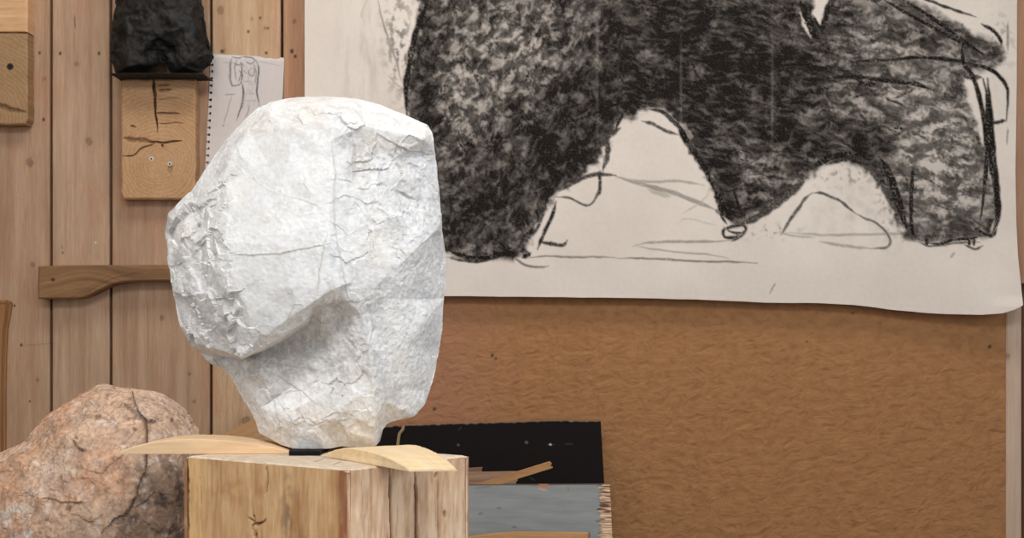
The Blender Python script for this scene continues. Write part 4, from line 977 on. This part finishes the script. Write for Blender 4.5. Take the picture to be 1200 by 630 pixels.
# =================================================================== BLACK BOARD, GREY CRATE, OFFCUTS
# black painted board leaning against the fibreboard
dk_ = 3.16
xs = np.linspace(400, 704, 300); 
fr_y = np.concatenate([np.linspace(0, 1, 90)])
ytop = np.interp(xs, [400, 440, 470, 520, 600, 640, 701, 704], [501, 499.5, 497.5, 495.5, 493.5, 491.8, 491.5, 492]) + .7 * n2(xs * .12, xs * 0, 4)
yfl = HY + (CAM_Z - .001) * F / (dk_ - .10)
rows = np.concatenate([np.linspace(0, 100, 110), [200, yfl - 495]])
Xb, Rb = np.meshgrid(xs, rows)
PYb = ytop[None] + Rb; PYb[-1] = yfl
PXb = Xb + np.where(Xb > 690, 1, .0) * np.clip(Rb, 0, 120) * .055 * sstep(690, 704, Xb)
dd = dk_ - .10 * np.clip((PYb - 495) / (yfl - 495), 0, 1)
P = wp(PXb, PYb, dd); P[-1, :, 2] = .001
Cb = np.tile(lin(20, 15, 13), PXb.shape + (1,))
Dw = np.zeros_like(PXb)
torn = sstep(1.9, .9, Rb - 1.0 * n2(Xb * .18, Xb * 0, 9) - .6 * sstep(640, 690, Xb)) 
Cb = mix(Cb, lin(150, 116, 92), torn * .85)
Dz = np.zeros_like(PXb)
for (nx, ny, r) in [(617, 518, 1.8), (537, 521, 1.4)]: Dz = np.maximum(Dz, .16 * sstep(r + .8, r - .6, np.hypot(PXb - nx, PYb - ny)))
Dz = np.maximum(Dz, sstep(1.6, .6, np.hypot((PXb - 645) * .8, (PYb - 520.5))))
for ln in ([(640, 521), (652, 520.5)], [(662, 520), (672, 520)], [(537, 505), (541, 500)], [(620, 559), (628, 563)]): stroke(Dz, PXb, PYb, ln, .4, .10, .5, .3)
Cb = mix(Cb, lin(190, 190, 186), Dz)
blackb = empty('black_board', wp(560, 520, dk_ - .05) * np.array([1, 1, 0]) + np.array([0, 0, .001]), 'black painted board with a torn pale top edge, leaning against the fibreboard', 'board')
mb = MB(); mb.slab(P, Cb, (0, .014, 0)); mb.build('board_panel', M_black, blackb)
mb = MB(); tp = [(473, 497.5), (472, 503), (468, 508), (467, 514), (465, 530)]
mb.tube([wp(a, b, dk_ - .004 - .0027 * max(0, (b - 497) / 10)) for a, b in tp], .0045, lin(150, 124, 92), 7); 
o = mb.build('dried_glue_strip', M_wood, blackb); o['label'] = 'tan dried strip on the black board'

# grey painted crate
cg = 2.75
zt = CAM_Z - (568 - HY) * cg / F
xL = X_at(425, cg); xR = X_at(716, cg)
crate = empty('grey_crate', ((xL + xR) / 2, cg + .12 - CAM_D, 0), 'grey painted wooden crate with a splintered right edge, full of offcuts', 'crate')
PXg, Rg = np.meshgrid(np.linspace(425, 714.5, 330), np.concatenate([np.linspace(0, 80, 90), [200, 1]]))
top_y = 568.2 - .9 * (PXg - 553) / 160
PYg = top_y + Rg; ybg = HY + (CAM_Z - .001) * F / cg; PYg[-1] = ybg; PYg[-2] = (ybg + 650) / 2
PXg = PXg + (PXg - 425) / 290 * np.clip(Rg, 0, 90) * .05
chip = sstep(700, 703, PXg + 7 * n2(PXg * .0 + 3, PYg * .22, 5) + 3 * n2(PXg * .05, PYg * .7, 6) - 2)
nick = sstep(1, .2, (np.abs(PXg - 637) / 8) ** 2 + ((PYg - 568) / 7) ** 2 + .3 * n2(PXg * .3, PYg * .3, 8))
P = wp(PXg, PYg, cg + .006 * chip * (1 + .6 * n2(PYg * .5, PXg * .04, 3)) + .003 * nick)
Cg = mix(np.tile(lin(150, 153, 151), PXg.shape + (1,)), lin(138, 141, 139), np.clip(.5 + .8 * fbm(PXg * .02, PYg * .12, 5, 3), 0, 1))
Dm = np.zeros_like(PXg)
for ln, w, k in [([(582, 594.5), (587, 595)], 1.0, .6), ([(560, 602), (566, 600)], 1.6, .4), ([(600, 617), (606, 618)], 1.3, .5), ([(665, 570), (666, 575)], .8, .4), ([(556, 571), (575, 570)], .6, .5), ([(700, 570), (704, 575)], .8, .4)]: stroke(Dm, PXg, PYg, ln, w, k, .9, .4)
Cg = mix(Cg, lin(70, 72, 72), Dm)
pw = mix(np.tile(lin(222, 190, 158), PXg.shape + (1,)), lin(120, 78, 56), np.clip(sstep(.05, .4, n2(PXg * .05, PYg * .42, 6)), 0, 1))
Cg = mix(Cg, pw, chip)
Cg = mix(Cg, lin(172, 126, 98), nick)
Cg = mix(Cg, lin(70, 52, 44), .8 * sstep(.9, .2, Rg) * (1 - nick))
mb = MB(); mb.slab(P, Cg, (0, .016, 0)); mb.build('front_panel', M_grey, crate)
def crate_side(name, x0, x1, y0, y1, z0, z1, col=(150, 120, 92)):
    return box_mb(x0, x1, y0, y1, z0, z1, lin(*col)).build(name, M_wood, crate)
y0c = cg - CAM_D + .0235; y1c = cg - CAM_D + .265
crate_side('side_panel', xL, xL + .015, y0c, y1c, .002, zt - .052); crate_side('side_panel', xR - .016, xR - .001, y0c, y1c, .002, zt - .052)
crate_side('back_panel', xL + .0155, xR - .0165, y1c - .015, y1c, .002, zt - .054); crate_side('bottom_panel', xL + .016, xR - .017, y0c, y1c - .016, .30, .315)

crate_side('divider_panel', xL + .016, X_at(590, 2.9), 2.868 - CAM_D, 2.962 - CAM_D, .3155, .797)
def stick(name, a, b, w, t, light, dark, seed, label, group):
    """square stick from a to b (world), w across, t thick"""
    a = np.array(a, float); b = np.array(b, float); ax = (b - a); Ln = np.linalg.norm(ax); ax /= Ln
    side = np.cross(ax, [0, 1, 0]); side /= np.linalg.norm(side); up = np.cross(side, ax)
    S, Wd = np.meshgrid(np.linspace(0, 1, 60), np.linspace(-.5, .5, 14))
    P = a + S[..., None] * ax * Ln + Wd[..., None] * side * w - up * t / 2
    P = P + ax * (.006 * n2(Wd * 3, S * 0, seed) * S)[..., None]
    C = wood(S * Ln, Wd * w, seed, lin(*light), lin(*dark), (), 1.2, 1, .9)
    m = MB(); m.slab(P, C, back=P + up * t, Cs=C)
    return tag(m.build(name, M_wood), label, 'offcut', group)
g = 'wood offcuts sticking out of the grey crate'
stick('wood_offcut', wp(480, 595, 2.84), wp(646, 544, 2.80), .016, .010, (214, 166, 116), (160, 112, 70), 121, 'slanting orange-tan stick rising highest out of the grey crate', g)
stick('wood_offcut', wp(490, 561, 2.88), wp(605, 559, 2.88), .028, .020, (178, 144, 118), (132, 100, 78), 122, 'flat brown lath lying level behind the slanting stick in the crate', g)
stick('wood_offcut', wp(470, 557, 2.93), wp(565, 552, 2.93), .020, .012, (140, 106, 86), (104, 76, 60), 123, 'short dark lath end nearest the post in the crate', g)
stick('wood_offcut', wp(500, 562, 2.955), wp(606, 554.5, 2.955), .010, .008, (150, 112, 86), (110, 78, 58), 124, 'thin reddish strip just visible past the level lath’s end', g)

# board with a curved top standing in front of the crate
xs = np.linspace(500, 691.5, 160)
yt = np.interp(xs, [500, 540, 555, 580, 605, 640, 670, 691.5], [640, 632, 628.8, 625.8, 624.0, 624.2, 624.6, 624.8])
yf = HY + (CAM_Z - .001) * F / 2.64
rows = np.concatenate([np.linspace(0, .1, 24), [.3, 1]])
Xc, Rc_ = np.meshgrid(xs, rows); PYc = yt[None] * (1 - Rc_) + yf * Rc_
P = wp(Xc, PYc, 2.66 - .02 * Rc_); P[-1, :, 2] = .001
C = wood(Xc / 500, PYc / 500, 131, lin(206, 162, 112), lin(166, 118, 74), (), 1, 1, .9)
C = mix(C, lin(92, 64, 44), sstep(688.5, 690, Xc) * .8)
mb = MB(); mb.slab(P, C, (0, .02, 0))
tag(mb.build('curved_board', M_wood), 'light brown board with a curved top edge, standing before the grey crate', 'board')

# =================================================================== LIGHT AND CAMERA
def area(name, loc, target, sx, sy, power, col):
    l = bpy.data.lights.new(name, 'AREA'); l.shape = 'RECTANGLE'; l.size = sx; l.size_y = sy; l.energy = power; l.color = col
    o = bpy.data.objects.new(name, l); COL.objects.link(o); o.location = loc
    o.rotation_euler = (Vector(target) - Vector(loc)).to_track_quat('-Z', 'Y').to_euler(); return o
area('overhead_light', (-.1, -1.05, 3.15), (-.1, -.5, 1.0), 2.8, .6, 35, (1, .985, .96))
area('overhead_light', (-.15, -3.5, 3.15), (-.25, -2.0, 1.1), 2.2, .9, 92, (.97, .985, 1))  # second overhead light, added behind the camera to light the stone's front
area('door_daylight', (.1, -5.0, 1.7), (0, 0, 1.3), 3.4, 2.6, 20, (.97, .985, 1))
area('window_daylight', (2.4, -2.5, 1.6), (-.2, -1.9, 1.2), 1.2, 1.4, 33, (.84, .915, 1))
area('left_light', (-2.2, -2.9, 1.7), (-.3, -1.9, 1.2), 1.0, 1.4, 11, (.97, .985, 1))  # soft area light out of view on the left
w = bpy.data.worlds.new('sky'); SC.world = w; w.use_nodes = True
w.node_tree.nodes['Background'].inputs[0].default_value = (.85, .92, 1, 1); w.node_tree.nodes['Background'].inputs[1].default_value = .4

cam = bpy.data.cameras.new('camera'); co = bpy.data.objects.new('camera', cam); COL.objects.link(co)
co.location = (0, -CAM_D, CAM_Z); co.rotation_euler = (math.pi / 2, 0, 0)
cam.sensor_width = 36; cam.lens = 36 * F / 1200; cam.shift_y = (HY - 315) / 1200; cam.clip_start = .05
SC.camera = co
vs_ = SC.view_settings; vs_.view_transform = 'Standard'; vs_.look = 'None'; vs_.exposure = -.12; vs_.gamma = 1; vs_.use_curve_mapping = False
